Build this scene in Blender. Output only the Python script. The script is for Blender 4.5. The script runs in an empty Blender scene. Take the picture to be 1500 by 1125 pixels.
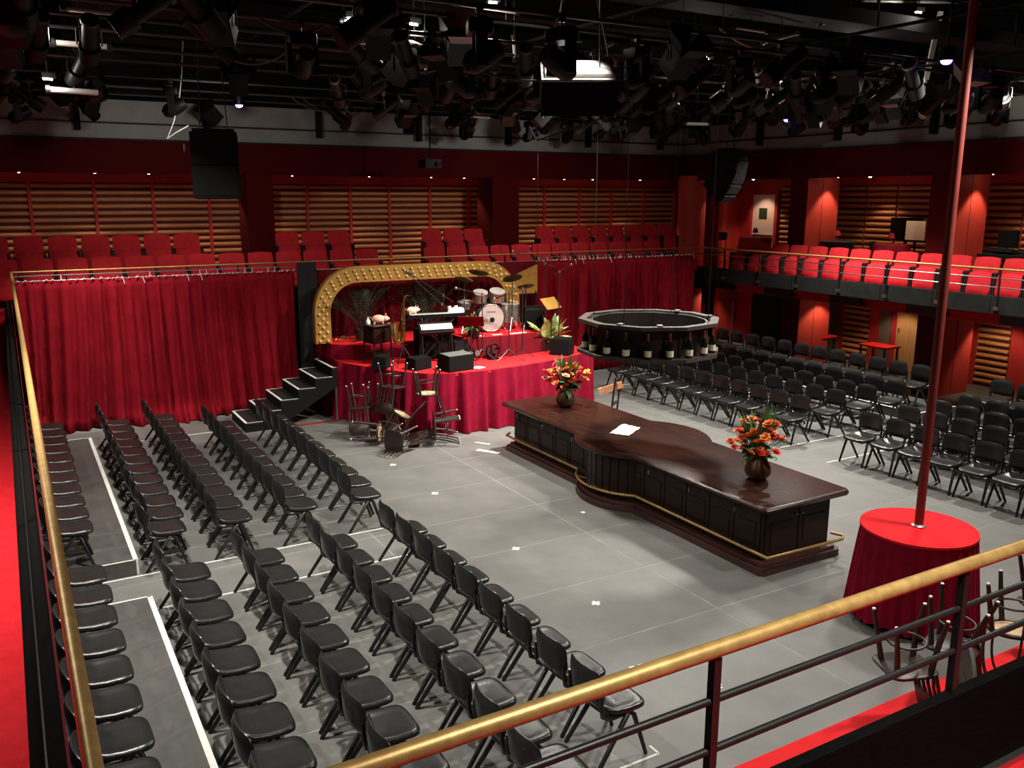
import bpy, math, random
from mathutils import Vector, Matrix, Euler
random.seed(7)
PI = math.pi
S = bpy.context.scene
COL = S.collection

# ------------------------------------------------------------------ camera
CAM_H = 4.5
YAW, PITCH, ROLL, FPX = math.radians(29.947), math.radians(12.157), math.radians(0.0926), 1278.28
fw = Vector((math.sin(YAW)*math.cos(PITCH), math.cos(YAW)*math.cos(PITCH), -math.sin(PITCH)))
rt = Vector((math.cos(YAW), -math.sin(YAW), 0)); up = rt.cross(fw)
R2 = rt*math.cos(ROLL)+up*math.sin(ROLL); U2 = -rt*math.sin(ROLL)+up*math.cos(ROLL)
cam_d = bpy.data.cameras.new('camera'); cam = bpy.data.objects.new('camera', cam_d); COL.objects.link(cam)
cam.matrix_world = Matrix(((R2.x, U2.x, -fw.x, 0), (R2.y, U2.y, -fw.y, 0), (R2.z, U2.z, -fw.z, CAM_H), (0, 0, 0, 1)))
cam_d.sensor_width = 36; cam_d.lens = FPX*36/1500; cam_d.clip_start = 0.05
S.camera = cam
# a photo pixel (1500 x 1125 frame) gives a direction; a known plane gives the distance
def ray(x, y): return R2*((x-750)/FPX) - U2*((y-562.5)/FPX) + fw
def at_z(x, y, z):
    d = ray(x, y); return Vector((0, 0, CAM_H)) + d*((z-CAM_H)/d.z)
def at_y(x, y, Y):
    d = ray(x, y); return Vector((0, 0, CAM_H)) + d*(Y/d.y)
def at_x(x, y, X):
    d = ray(x, y); return Vector((0, 0, CAM_H)) + d*(X/d.x)

# ------------------------------------------------------------------ world, lights, exposure
W = bpy.data.worlds.new('world'); S.world = W; W.use_nodes = True
W.node_tree.nodes['Background'].inputs[0].default_value = (0.9, 0.8, 0.7, 1)
W.node_tree.nodes['Background'].inputs[1].default_value = 0.012
S.view_settings.view_transform = 'Standard'; S.view_settings.look = 'None'
S.view_settings.gamma = 1; S.view_settings.exposure = 0.7; S.view_settings.use_curve_mapping = False
def lamp(name, kind, loc, power, color, size=.3, target=None, spot=None, blend=.6):
    l = bpy.data.lights.new(name, kind); l.energy = power; l.color = color
    if kind == 'AREA': l.shape = 'DISK'; l.size = size
    else: l.shadow_soft_size = size
    if kind == 'SPOT': l.spot_size = math.radians(spot); l.spot_blend = blend
    o = bpy.data.objects.new(name, l); COL.objects.link(o); o.location = loc
    if target is not None:
        o.rotation_euler = (Vector(target)-Vector(loc)).to_track_quat('-Z', 'Y').to_euler()
    return o
WARM = (1, .94, .85)
# work lights slung under the grid, each lighting its own patch of floor
def work(name, loc, power, tgt, spread=115, size=.35):
    o = lamp(name, 'AREA', loc, power, WARM, size, tgt); o.data.spread = math.radians(spread); return o
work('work_light_centre', (11.7, 7.6, 6.15), 105, (9.4, 8.8, 0), 120, .6)
work('work_light_centre_far', (11.3, 12.7, 6.15), 170, (9.4, 11.9, 0), 120, .6)
work('work_light_near', (8.8, 4.6, 6.15), 85, (7.2, 5.2, 0), 115, .5)
work('work_light_mid_left', (6.9, 10.6, 6.15), 165, (5.2, 11.4, 0), 120, .35)
work('work_light_left', (1.1, 7.8, 6.15), 140, (1.3, 8.3, 0), 115, .25)
work('work_light_left_far', (1.2, 12.0, 6.15), 105, (1.4, 13.2, 0), 110, .25)
work('work_light_right', (15.6, 9.6, 6.15), 210, (14.6, 9.6, 0), 125)
work('work_light_right_far', (16.0, 13.6, 6.15), 215, (14.6, 13.8, 0), 112)
work('work_light_stage', (8.6, 12.6, 6.15), 165, (8.2, 15.2, 0), 88)
work('work_light_curtain', (1.3, 16.3, 6.0), 33, (1.5, 18.3, .4), 64)
work('back_seat_fill', (3.6, 15.6, 6.1), 26, (3.6, 20.2, 2.9), 120)  # added fill to brighten the back balcony seats, not a known lamp
work('back_seat_fill_right', (11.5, 15.6, 6.1), 30, (11.5, 20.2, 2.9), 125)  # second added fill, for the right part of those seats
work('deck_light_left', (-1.2, 6.5, 5.4), 105, (-1.0, 6.5, 2.1), 130)
work('deck_light_near', (2.6, .5, 6.3), 60, (2.8, 1.8, 2.6), 100)

# ------------------------------------------------------------------ materials
def mat(name, col, rough=.6, metal=0, col2=None, scale=6, bump=0, bscale=60, sheen=0, coat=0, emit=None, estr=0, stretch=None, spec=.5, fac=(.35, .65)):
    m = bpy.data.materials.new(name); m.use_nodes = True; nt = m.node_tree; b = nt.nodes['Principled BSDF']
    b.inputs['Base Color'].default_value = (*col, 1); b.inputs['Roughness'].default_value = rough; b.inputs['Metallic'].default_value = metal
    b.inputs['Specular IOR Level'].default_value = spec
    if sheen: b.inputs['Sheen Weight'].default_value = sheen; b.inputs['Sheen Roughness'].default_value = .35; b.inputs['Sheen Tint'].default_value = (*[min(1, c*2+.1) for c in col], 1)
    if coat: b.inputs['Coat Weight'].default_value = coat; b.inputs['Coat Roughness'].default_value = .12
    if emit: b.inputs['Emission Color'].default_value = (*emit, 1); b.inputs['Emission Strength'].default_value = estr
    if col2 or bump:
        tc = nt.nodes.new('ShaderNodeTexCoord'); mp = nt.nodes.new('ShaderNodeMapping'); nt.links.new(tc.outputs['Object'], mp.inputs[0])
        if stretch: mp.inputs['Scale'].default_value = stretch
    if col2:
        n = nt.nodes.new('ShaderNodeTexNoise'); n.inputs['Scale'].default_value = scale; n.inputs['Detail'].default_value = 6; n.inputs['Roughness'].default_value = .62
        r = nt.nodes.new('ShaderNodeValToRGB'); e = r.color_ramp.elements
        e[0].position, e[1].position = fac; e[0].color = (*col, 1); e[1].color = (*col2, 1)
        nt.links.new(mp.outputs[0], n.inputs[0]); nt.links.new(n.outputs[0], r.inputs[0]); nt.links.new(r.outputs[0], b.inputs['Base Color'])
    if bump:
        n2 = nt.nodes.new('ShaderNodeTexNoise'); n2.inputs['Scale'].default_value = bscale; n2.inputs['Detail'].default_value = 4
        bp = nt.nodes.new('ShaderNodeBump'); bp.inputs['Strength'].default_value = bump; bp.inputs['Distance'].default_value = .01
        nt.links.new(mp.outputs[0], n2.inputs[0]); nt.links.new(n2.outputs[0], bp.inputs['Height']); nt.links.new(bp.outputs[0], b.inputs['Normal'])
    return m
M = {}
M['floor'] = mat('floor_paint', (.100, .100, .094), .5, col2=(.132, .130, .121), scale=1.6, bump=.15, bscale=25)
M['seam'] = mat('floor_seam', (.19, .187, .174), .6, col2=(.145, .144, .136), scale=5)
M['riser'] = mat('riser_paint', (.055, .055, .052), .45, col2=(.08, .078, .072), scale=2.5, bump=.1, bscale=20)
M['stair_black'] = mat('stair_black', (.012, .012, .0115), .6, col2=(.018, .0175, .017), scale=5, spec=.25)
M['tape'] = mat('white_tape', (.72, .71, .66), .6, col2=(.6, .59, .54), scale=14)
M['carpet'] = mat('red_carpet', (.5, .010, .016), .95, col2=(.58, .016, .024), scale=8, bump=.6, bscale=240, spec=.12)
M['stage_red'] = mat('stage_red', (.58, .014, .018), .85, col2=(.64, .018, .022), scale=5, bump=.2, bscale=120, spec=.12)
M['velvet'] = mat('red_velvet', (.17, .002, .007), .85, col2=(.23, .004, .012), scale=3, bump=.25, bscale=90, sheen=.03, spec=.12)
M['velvet_dark'] = mat('dark_velvet', (.09, .002, .006), .85, col2=(.12, .004, .01), scale=3, bump=.2, bscale=90, spec=.12)  # velvet red darkened for the shaded backdrop; also plain dark red cloth
M['velvet_pink'] = mat('crimson_velvet', (.15, .001, .012), .85, col2=(.22, .002, .02), scale=4, bump=.25, bscale=90, sheen=.05, spec=.12)
M['black_cloth'] = mat('black_cloth', (.008, .008, .008), .9, bump=.2, bscale=60)
M['seat_red'] = mat('seat_fabric', (.5, .018, .026), .85, col2=(.58, .026, .034), scale=7, bump=.3, bscale=200, sheen=.08, spec=.12)
M['seat_side'] = mat('seat_plastic', (.02, .018, .016), .45)
M['vinyl'] = mat('black_vinyl', (.011, .0113, .011), .28, col2=(.016, .0165, .0158), scale=5, bump=.12, bscale=130)
M['plastic'] = mat('black_plastic', (.009, .009, .009), .28, bump=.05, bscale=200)
M['blackmetal'] = mat('black_metal', (.008, .008, .008), .42, metal=.1, bump=.04, bscale=80)
M['parapet'] = mat('black_parapet', (.0022, .002, .002), .9, col2=(.004, .0036, .0034), scale=12, stretch=(1, 6, 6), spec=.03)
M['fascia'] = mat('grey_fascia', (.016, .017, .016), .65, col2=(.023, .0235, .022), scale=4, spec=.1)
M['brass'] = mat('aged_brass', (.50, .32, .11), .42, metal=.45, col2=(.36, .22, .07), scale=20, bump=.05, bscale=90)
M['steel'] = mat('brushed_steel', (.45, .44, .42), .35, metal=1)
M['wood'] = mat('bar_mahogany', (.011, .005, .004), .4, col2=(.020, .008, .005), scale=3, stretch=(6, .6, 6), bump=.12, bscale=30, spec=.2)
M['woodtop'] = mat('bar_top', (.014, .0055, .004), .3, col2=(.034, .011, .0065), scale=3.2, stretch=(3, .7, 3), bump=.25, bscale=14, spec=.2)
M['wood_step'] = mat('bar_step', (.04, .014, .011), .38, col2=(.065, .022, .016), scale=4, stretch=(5, .6, 5))
M['bentwood'] = mat('bentwood', (.016, .008, .006), .45, col2=(.03, .014, .009), scale=8)
M['cane'] = mat('cane_seat', (.55, .38, .22), .7, col2=(.42, .27, .14), scale=40)
M['cap'] = mat('pale_glide', (.8, .78, .72), .5)
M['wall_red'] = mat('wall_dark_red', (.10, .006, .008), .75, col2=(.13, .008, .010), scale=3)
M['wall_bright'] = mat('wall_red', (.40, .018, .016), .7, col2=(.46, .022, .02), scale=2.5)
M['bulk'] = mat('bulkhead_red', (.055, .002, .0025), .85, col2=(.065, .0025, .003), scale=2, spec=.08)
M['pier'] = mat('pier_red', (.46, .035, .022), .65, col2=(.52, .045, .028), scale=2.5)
M['pier_dark'] = mat('pier_face', (.07, .0025, .003), .85, spec=.08)  # darkened pier red: shaded hall sides on the right, and back piers
M['slat'] = mat('louvre_timber', (.46, .19, .07), .5, col2=(.56, .25, .095), scale=6, stretch=(.5, 6, 6))
M['slat_back'] = mat('louvre_backing', (.07, .008, .006), .8)
M['grey_wall'] = mat('grey_wall', (.20, .205, .195), .7, col2=(.25, .25, .235), scale=2.5)
M['black'] = mat('matt_black', (.0035, .0035, .0035), .9, spec=.2)
M['gold'] = mat('gold_paint', (.42, .22, .045), .45, metal=.35, col2=(.5, .28, .06), scale=9)
M['bulb'] = mat('arch_bulb', (.75, .52, .2), .2, metal=.2)
M['sheet_white'] = mat('white_card', (.75, .73, .68), .7)
M['bottle'] = mat('bottle_glass', (.008, .014, .006), .12, coat=.4)
M['foil'] = mat('bottle_foil', (.30, .10, .05), .35, metal=.6)
M['label'] = mat('bottle_label', (.80, .72, .52), .7)
M['trimwood'] = mat('ring_trim', (.045, .036, .03), .6, col2=(.075, .06, .05), scale=12, spec=.25)
M['ring_dark'] = mat('ring_inside', (.012, .008, .006), .5)
M['vase'] = mat('bronze_vase', (.16, .085, .045), .38, metal=.65, col2=(.09, .045, .024), scale=9)
M['leaf'] = mat('leaf_green', (.035, .11, .025), .5, col2=(.07, .17, .035), scale=14)
M['leaf_dark'] = mat('palm_green', (.006, .024, .010), .6, col2=(.011, .038, .014), scale=14)
M['leaf_pale'] = mat('leaf_variegated', (.30, .42, .12), .5, col2=(.62, .66, .32), scale=22)
M['orange'] = mat('petal_orange', (.75, .16, .03), .6, col2=(.8, .26, .06), scale=20)
M['redpetal'] = mat('petal_red', (.55, .02, .02), .6, col2=(.68, .05, .03), scale=20)
M['pinkpetal'] = mat('petal_peach', (.8, .42, .22), .6, col2=(.78, .3, .16), scale=20)
M['yellow'] = mat('petal_yellow', (.75, .5, .04), .5)
M['pink'] = mat('pig_pink', (.78, .42, .30), .6, col2=(.84, .5, .38), scale=8)
M['pole'] = mat('pole_red', (.16, .02, .014), .5, col2=(.2, .028, .02), scale=5)
M['drumtop'] = mat('drum_top', (.58, .012, .018), .9, col2=(.64, .016, .023), scale=4, bump=.2, bscale=200, spec=.12)
M['chrome'] = mat('chrome', (.75, .74, .72), .18, metal=1)
M['silver_shell'] = mat('drum_shell', (.16, .15, .13), .25, metal=.7, col2=(.4, .38, .33), scale=24)
M['drumhead'] = mat('drum_head', (.34, .29, .265), .6, col2=(.28, .24, .22), scale=5)
M['sax'] = mat('sax_brass', (.66, .44, .14), .25, metal=1)
M['keys'] = mat('piano_keys', (.42, .41, .38), .4)
M['speaker'] = mat('speaker_cloth', (.005, .005, .005), .9, bump=.4, bscale=260, spec=.1)
M['wedge'] = mat('wedge_grille', (.085, .09, .085), .65, bump=.3, bscale=320)
M['gantry'] = mat('gantry_steel', (.0035, .0035, .0033), .8, col2=(.006, .0058, .0055), scale=4, spec=.2)
M['rigblack'] = mat('fixture_black', (.003, .003, .0028), .45, spec=.15)
M['riggrey'] = mat('fixture_grey', (.022, .021, .020), .38, metal=.3, spec=.3)
M['rigpale'] = mat('fixture_pale', (.26, .255, .24), .4, metal=.3)
M['pipe'] = mat('pipe_steel', (.030, .030, .029), .4, metal=.3)
M['tube_pale'] = mat('pale_tube', (.55, .54, .5), .35, metal=.2)
M['lens'] = mat('lens_glass', (.03, .03, .035), .08, coat=.5)
M['led'] = mat('blue_led', (.05, .03, .4), .3, emit=(.22, .12, 1), estr=9)
M['glow'] = mat('downlight_glow', (1, .9, .7), .3, emit=(1, .86, .66), estr=14)
M['glow_white'] = mat('worklight_glow', (1, .95, .85), .3, emit=(1, .95, .85), estr=12)
M['cream'] = mat('cream_panel', (.8, .7, .52), .6)
M['door_white'] = mat('door_paint', (.8, .62, .55), .6)
M['door_wood'] = mat('door_ply', (.40, .22, .085), .55, col2=(.5, .28, .11), scale=3, stretch=(5, 5, .5))
M['panel_grey'] = mat('panel_grey', (.11, .085, .065), .8, col2=(.14, .11, .085), scale=30)
M['sign'] = mat('sign_green', (.03, .05, .02), .5)
M['cloth_red'] = mat('table_cloth_red', (.40, .01, .03), .85, sheen=.4)
M['cord'] = mat('pale_cord', (.42, .40, .37), .7)
M['cord_dark'] = mat('dark_cord', (.05, .05, .048), .7)
M['paper'] = mat('crumpled_paper', (.55, .53, .47), .75, col2=(.42, .40, .35), scale=16, bump=.5, bscale=30)

# ------------------------------------------------------------------ mesh helpers
def rotm(e): return Euler(e).to_matrix()
class MB:
    def __init__(s): s.v = []; s.f = []
    def add(s, vs, fs):
        o = len(s.v); s.v += [tuple(v) for v in vs]; s.f += [tuple(i+o for i in f) for f in fs]; return s
    def box(s, c, d, rot=None):
        R = rotm(rot) if rot else None; c = Vector(c); vs = []
        for z in (-1, 1):
            for x, y in ((-1, -1), (1, -1), (1, 1), (-1, 1)):
                p = Vector((x*d[0]/2, y*d[1]/2, z*d[2]/2)); vs.append(c+(R @ p if R else p))
        return s.add(vs, [(3, 2, 1, 0), (4, 5, 6, 7), (0, 1, 5, 4), (1, 2, 6, 5), (2, 3, 7, 6), (3, 0, 4, 7)])
    def bb(s, x0, x1, y0, y1, z0, z1): return s.box(((x0+x1)/2, (y0+y1)/2, (z0+z1)/2), (x1-x0, y1-y0, z1-z0))
    def loft(s, rings, cap0=True, cap1=True, closed=True):
        n = len(rings[0]); vs = [p for r in rings for p in r]; fs = []
        for i in range(len(rings)-1):
            for j in range(n if closed else n-1):
                k = (j+1) % n; fs.append((i*n+j, i*n+k, (i+1)*n+k, (i+1)*n+j))
        if cap0: fs.append(tuple(range(n-1, -1, -1)))
        if cap1: fs.append(tuple((len(rings)-1)*n+j for j in range(n)))
        return s.add(vs, fs)
    def cyl(s, p0, p1, r0, r1=None, n=10, caps=True):
        p0 = Vector(p0); p1 = Vector(p1); r1 = r0 if r1 is None else r1
        d = (p1-p0).normalized(); a = d.orthogonal().normalized(); b = d.cross(a)
        rg = lambda p, r: [p+(a*math.cos(t)+b*math.sin(t))*r for t in [2*PI*i/n for i in range(n)]]
        return s.loft([rg(p0, r0), rg(p1, r1)], caps, caps)
    def tube(s, pts, r, n=8, closed=False):
        pts = [Vector(p) for p in pts]; rings = []; a = None; N = len(pts)
        for i, p in enumerate(pts):
            q0 = pts[i-1] if (i > 0 or closed) else p; q1 = pts[(i+1) % N] if (i < N-1 or closed) else p
            d = (q1-q0).normalized()
            a = d.orthogonal().normalized() if a is None else (a-d*a.dot(d)).normalized()
            b = d.cross(a); rr = r[i] if isinstance(r, (list, tuple)) else r
            rings.append([p+(a*math.cos(t)+b*math.sin(t))*rr for t in [2*PI*k/n for k in range(n)]])
        if closed: rings.append(rings[0])
        return s.loft(rings, not closed, not closed)
    def lathe(s, prof, c=(0, 0, 0), n=20, rot=None):
        c = Vector(c); R = rotm(rot) if rot else Matrix.Identity(3)
        return s.loft([[c+R @ Vector((max(r, 1e-4)*math.cos(2*PI*i/n), max(r, 1e-4)*math.sin(2*PI*i/n), z)) for i in range(n)] for r, z in prof], prof[0][0] > 1e-3, prof[-1][0] > 1e-3)
    def ball(s, c, r, n=10, m=6, sc=(1, 1, 1), rot=None):
        R = rotm(rot) if rot else Matrix.Identity(3); c = Vector(c)
        return s.loft([[c+R @ Vector((sc[0]*r*max(math.sin(PI*j/m), 1e-3)*math.cos(2*PI*i/n), sc[1]*r*max(math.sin(PI*j/m), 1e-3)*math.sin(2*PI*i/n), -sc[2]*r*math.cos(PI*j/m))) for i in range(n)] for j in range(m+1)], False, False)
    def prism(s, outl, z0, z1):
        return s.loft([[Vector((x, y, z0)) for x, y in outl], [Vector((x, y, z1)) for x, y in outl]])
    def pad(s, c, d, bulge=.25, n=24, e=4, rot=None, crown=0):
        # soft rounded slab: superellipse outline in local x,y, thickness along z
        R = rotm(rot) if rot else Matrix.Identity(3); c = Vector(c); rings = []
        for k, sc in ((-.5, 1-bulge*.4), (-.32, 1), (.2, 1), (.42, 1-bulge*.25), (.5, 1-bulge)):
            rg = []
            for i in range(n):
                t = 2*PI*i/n; ct, st = math.cos(t), math.sin(t)
                x = math.copysign(abs(ct)**(2/e), ct); y = math.copysign(abs(st)**(2/e), st)
                rg.append(c+R @ Vector((x*sc*d[0]/2, y*sc*d[1]/2, k*d[2] + crown*(y*y)*.5)))
            rings.append(rg)
        return s.loft(rings)
    def build(s, name, m, parent=None, smooth=False, loc=None):
        me = bpy.data.meshes.new(name); me.from_pydata(s.v, [], s.f); me.update()
        me.materials.append(m if not isinstance(m, str) else M[m])
        if smooth:
            for p in me.polygons: p.use_smooth = True
            try: me.set_sharp_from_angle(angle=math.radians(50))
            except Exception: pass
        o = bpy.data.objects.new(name, me); COL.objects.link(o)
        if parent: o.parent = parent
        if loc: o.location = loc
        return o
def tag(o, label, cat=None, group=None, kind=None):
    o['label'] = label
    if cat: o['category'] = cat
    if group: o['group'] = group
    if kind: o['kind'] = kind
    return o
def thing(name, label, cat, loc=(0, 0, 0), rz=0, group=None, rot=None):
    o = bpy.data.objects.new(name, None); COL.objects.link(o); o.location = loc; o.rotation_euler = rot or (0, 0, rz)
    o.empty_display_size = .1
    return tag(o, label, cat, group)
def dup(root, loc, rz=0, label=None, group=None, rot=None):
    def cp(o, par):
        c = o.copy(); COL.objects.link(c); c.parent = par
        for ch in list(o.children): cp(ch, c)
        return c
    r = cp(root, None); r.location = loc; r.rotation_euler = rot or (0, 0, rz)
    if label: r['label'] = label
    if group: r['group'] = group
    return r
class Proto:
    """first placement moves the built thing itself, later ones copy it"""
    def __init__(s, root): s.root = root; s.used = False
    def put(s, loc, rz=0, label=None, group=None, rot=None):
        if s.used: return dup(s.root, loc, rz, label, group, rot)
        s.used = True; r = s.root; r.location = loc; r.rotation_euler = rot or (0, 0, rz)
        if label: r['label'] = label
        if group: r['group'] = group
        return r
def struct(name, mb, m, label=None, parent=None):
    o = mb.build(name, m, parent)
    if not parent: o['kind'] = 'structure'
    if label: o['label'] = label
    return o
ORD = ['first', 'second', 'third', 'fourth', 'fifth', 'sixth', 'seventh', 'eighth', 'ninth', 'tenth', 'eleventh', 'twelfth', 'thirteenth', 'fourteenth', 'fifteenth', 'sixteenth', 'seventeenth', 'eighteenth', 'nineteenth', 'twentieth', 'twenty-first', 'twenty-second', 'twenty-third', 'twenty-fourth', 'twenty-fifth', 'twenty-sixth', 'twenty-seventh', 'twenty-eighth']

# ================================================================== STRUCTURE
fl = struct('floor', MB().bb(-4, 20.3, -2.5, 23, -.2, -.0015), 'seam', 'grey painted hall floor laid in large sheets')
XL = [-1.24+2.58*i for i in range(10)]; YL = [1.5+1.29*i for i in range(14)]
pm = None
for i in range(len(XL)-1):
    for j in range(len(YL)-1):
        if pm is None:
            p = MB().bb(.013, 2.567, .013, 1.277, -.012, 0).build('floor_panel', 'floor', fl); pm = p.data
        else:
            p = bpy.data.objects.new('floor_panel', pm); COL.objects.link(p); p.parent = fl
        p.location = (XL[i]-.0, YL[j], 0)
FZ = 2.13      # balcony floor
PZ = 2.57      # kerb wall top
struct('ceiling', MB().bb(-4, 20.6, -2.7, 23.3, 8.6, 8.8), 'black', 'black ceiling above the lighting grid')
wb = struct('wall_back', MB().bb(-4, 20.6, 23.0, 23.2, 0, 8.6), 'slat_back', 'back wall lined with orange timber louvres')
wr = struct('wall_right', MB().bb(20.3, 20.5, -2.7, 23, 0, 8.6), 'wall_bright', 'right hand wall with louvres and doors')
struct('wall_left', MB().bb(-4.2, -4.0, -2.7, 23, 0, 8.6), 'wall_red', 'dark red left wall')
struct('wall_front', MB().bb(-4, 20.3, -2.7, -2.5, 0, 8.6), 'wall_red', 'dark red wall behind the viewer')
# red head band + louvre slats on the back wall
struct('head_band', MB().bb(-4, 20.3, 22.9, 23.0, 4.79, 5.1), 'wall_bright', None, wb)
def slat_mesh(L):   # half-round batten along x, bulging towards -y
    mb = MB(); n = 6
    rg = lambda x: [Vector((x, -.075*math.sin(PI*k/n)-.0, -.052*math.cos(PI*k/n))) for k in range(n+1)]
    mb.loft([rg(-L/2), rg(L/2)]); return mb
MULL = [-4.0, -3.2, -1.95, -.65, .61, 1.95, 3.22, 4.52, 5.8, 7.0, 8.18, 9.3, 10.52, 11.75, 13.0, 14.32, 15.6, 16.83, 18.12, 19.4]
smesh = None
for i in range(1, len(MULL)-1):
    x0, x1 = MULL[i]+.035, MULL[i+1]-.035
    for k in range(15):
        if smesh is None:
            o = slat_mesh(1.0).build('slat', 'slat', wb, True); smesh = o.data
        else:
            o = bpy.data.objects.new('slat', smesh); COL.objects.link(o); o.parent = wb
        o.location = ((x0+x1)/2, 23.0, 2.52+.157*k); o.scale = (x1-x0, 1, 1)
mm = None
for x in MULL:
    if mm is None: o = MB().bb(-.035, .035, -.11, 0, 2.2, 4.8).build('mullion', 'wall_bright', wb); mm = o.data
    else: o = bpy.data.objects.new('mullion', mm); COL.objects.link(o); o.parent = wb
    o.location = (x, 23.0, 0)
# right wall louvres
for (y0, y1, z0, n) in ((18.25, 19.05, 2.52, 15), (16.08, 17.05, 2.52, 15), (15.12, 16.02, 2.52, 15), (14.1, 15.06, 2.52, 15), (11.8, 12.8, 2.52, 15), (10.8, 11.74, 2.52, 15), (9.8, 10.74, 2.52, 15), (8.8, 9.74, 2.52, 15),
                        (15.64, 16.46, .12, 13), (11.72, 12.5, .12, 13), (7.4, 8.4, .12, 13)):
    for k in range(n):
        o = bpy.data.objects.new('slat', smesh); COL.objects.link(o); o.parent = wr
        o.location = (20.3, (y0+y1)/2, z0+.157*k); o.rotation_euler = (0, 0, -PI/2); o.scale = (y1-y0, 1, 1)
    MB().bb(20.285, 20.3, y0, y1, z0-.08, z0+.157*n-.07).build('louvre_backing', 'slat_back', wr)
MB().bb(20.24, 20.3, 14.95, 15.29, 0, 2.1).build('wall_panel', 'panel_grey', wr)
MB().bb(20.24, 20.3, 16.65, 16.99, 0, 2.1).build('wall_panel', 'panel_grey', wr)
d1 = struct('door_1', MB().bb(20.22, 20.3, 14.13, 14.74, 0, 2.1), 'door_wood', 'plain ply door under the right balcony')
MB().cyl((20.2, 14.66, 1.0), (20.2, 14.66, 1.12), .015, n=8).build('door_handle', 'steel', d1)
d2 = struct('door_2', MB().bb(20.2, 20.3, 19.22, 20.14, FZ, 4.55), 'door_white', 'pale door with a push bar on the right balcony')
MB().bb(20.14, 20.2, 19.26, 20.1, 3.28, 3.36).build('push_bar', 'steel', d2)
MB().bb(20.17, 20.2, 19.55, 19.85, 3.85, 4.15).build('door_sign', 'sign', d2)
MB().bb(20.15, 20.3, 20.14, 20.26, FZ, 4.7).build('door_frame', 'wall_bright', d2)
MB().bb(20.15, 20.3, 19.1, 19.22, FZ, 4.7).build('door_frame', 'wall_bright', d2)
# bulkheads above the balconies and the grey service wall over them
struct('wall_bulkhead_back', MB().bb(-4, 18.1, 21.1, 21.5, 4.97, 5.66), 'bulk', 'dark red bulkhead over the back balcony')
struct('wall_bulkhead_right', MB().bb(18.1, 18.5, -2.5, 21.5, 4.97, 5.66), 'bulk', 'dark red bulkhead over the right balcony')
g1 = struct('wall_service_back', MB().bb(-4, 18.1, 21.15, 21.5, 5.66, 6.5), 'grey_wall', 'grey service wall above the back bulkhead')
g2 = struct('wall_service_right', MB().bb(18.15, 18.5, -2.5, 21.5, 5.66, 6.5), 'grey_wall', 'grey service wall above the right bulkhead')
MB().bb(-4, 18.1, 21.06, 21.15, 5.66, 5.70).build('ledge', 'fascia', g1); MB().bb(18.06, 18.15, -2.5, 21.1, 5.66, 5.70).build('ledge', 'fascia', g2)
MB().cyl((-4, 21.12, 6.02), (18.1, 21.12, 6.02), .02, n=6).build('conduit', 'blackmetal', g1); MB().cyl((18.12, -2.5, 6.02), (18.12, 21.1, 6.02), .02, n=6).build('conduit', 'blackmetal', g2)
for x in [-1, 1.6, 4.2, 6.8, 9.4, 12, 14.6, 17.2]:
    MB().bb(x-.05, x+.05, 20.95, 21.15, 5.85, 6.5).build('bracket', 'gantry', g1)
for y in [7.5, 10.1, 12.7, 15.3, 17.9]:
    MB().bb(17.95, 18.15, y-.05, y+.05, 5.85, 6.5).build('bracket', 'gantry', g2)
struct('wall_upper_back', MB().bb(-4, 18.1, 21.3, 21.5, 6.5, 8.6), 'black', 'black wall above the service wall')
struct('wall_upper_right', MB().bb(18.3, 18.5, -2.5, 21.5, 6.5, 8.6), 'black', 'black wall above the right service wall')
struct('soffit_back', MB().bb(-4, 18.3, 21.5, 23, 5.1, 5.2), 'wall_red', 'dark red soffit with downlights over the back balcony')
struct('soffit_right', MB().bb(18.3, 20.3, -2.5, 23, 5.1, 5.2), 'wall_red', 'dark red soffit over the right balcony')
# piers
for i, (x0, x1) in enumerate(((-2.2, -1.55), (5.03, 5.64), (11.55, 12.38))):
    struct('pier', MB().bb(x0, x1, 21.12, 22.0, FZ, 5.1), 'pier_dark', 'dark red square pier in the back balcony, %s from the left' % ORD[i])
for i, (y0, y1) in enumerate(((16.2, 16.72), (12.07, 12.65), (7.95, 8.5))):
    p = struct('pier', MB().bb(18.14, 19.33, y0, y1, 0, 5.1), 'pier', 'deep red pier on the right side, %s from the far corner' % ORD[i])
    MB().bb(18.1, 18.14, y0-.01, y1+.01, 0, 5.0).build('pier_shaded_side', 'pier_dark', p)  # hall side painted dark for its shade, no separate facing
    MB().bb(18.70, 18.715, y0-.004, y0, 0, 5.1).build('panel_joint', 'slat_back', p)
struct('round_column', MB().lathe([(.42, 0), (.42, 5.1)], (18.25, 20.75, 0), 24), 'pier', 'red round column in the far right corner of the balcony')
struct('corner_wall', MB().bb(19.55, 20.3, 20.75, 20.95, 0, 5.1), 'pier', 'red wall panel beside the pale door')
struct('corner_pier', MB().bb(18.7, 19.5, 21.3, 21.7, 0, 5.1), 'pier_dark', 'dark red pier between column and pale door')
# dark opening under right balcony, its shade put in as a black sheet
tag(MB().bb(20.15, 20.25, 17.2, 19.9, 0, 2.0).build('black_sheet', 'black_cloth'), 'black sheet for the darkness of the opening under the right balcony', 'curtain')
struct('under_wall', MB().bb(20.24, 20.3, 12.5, 12.76, 0, 2.05), 'wall_bright', None, wr)
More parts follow.
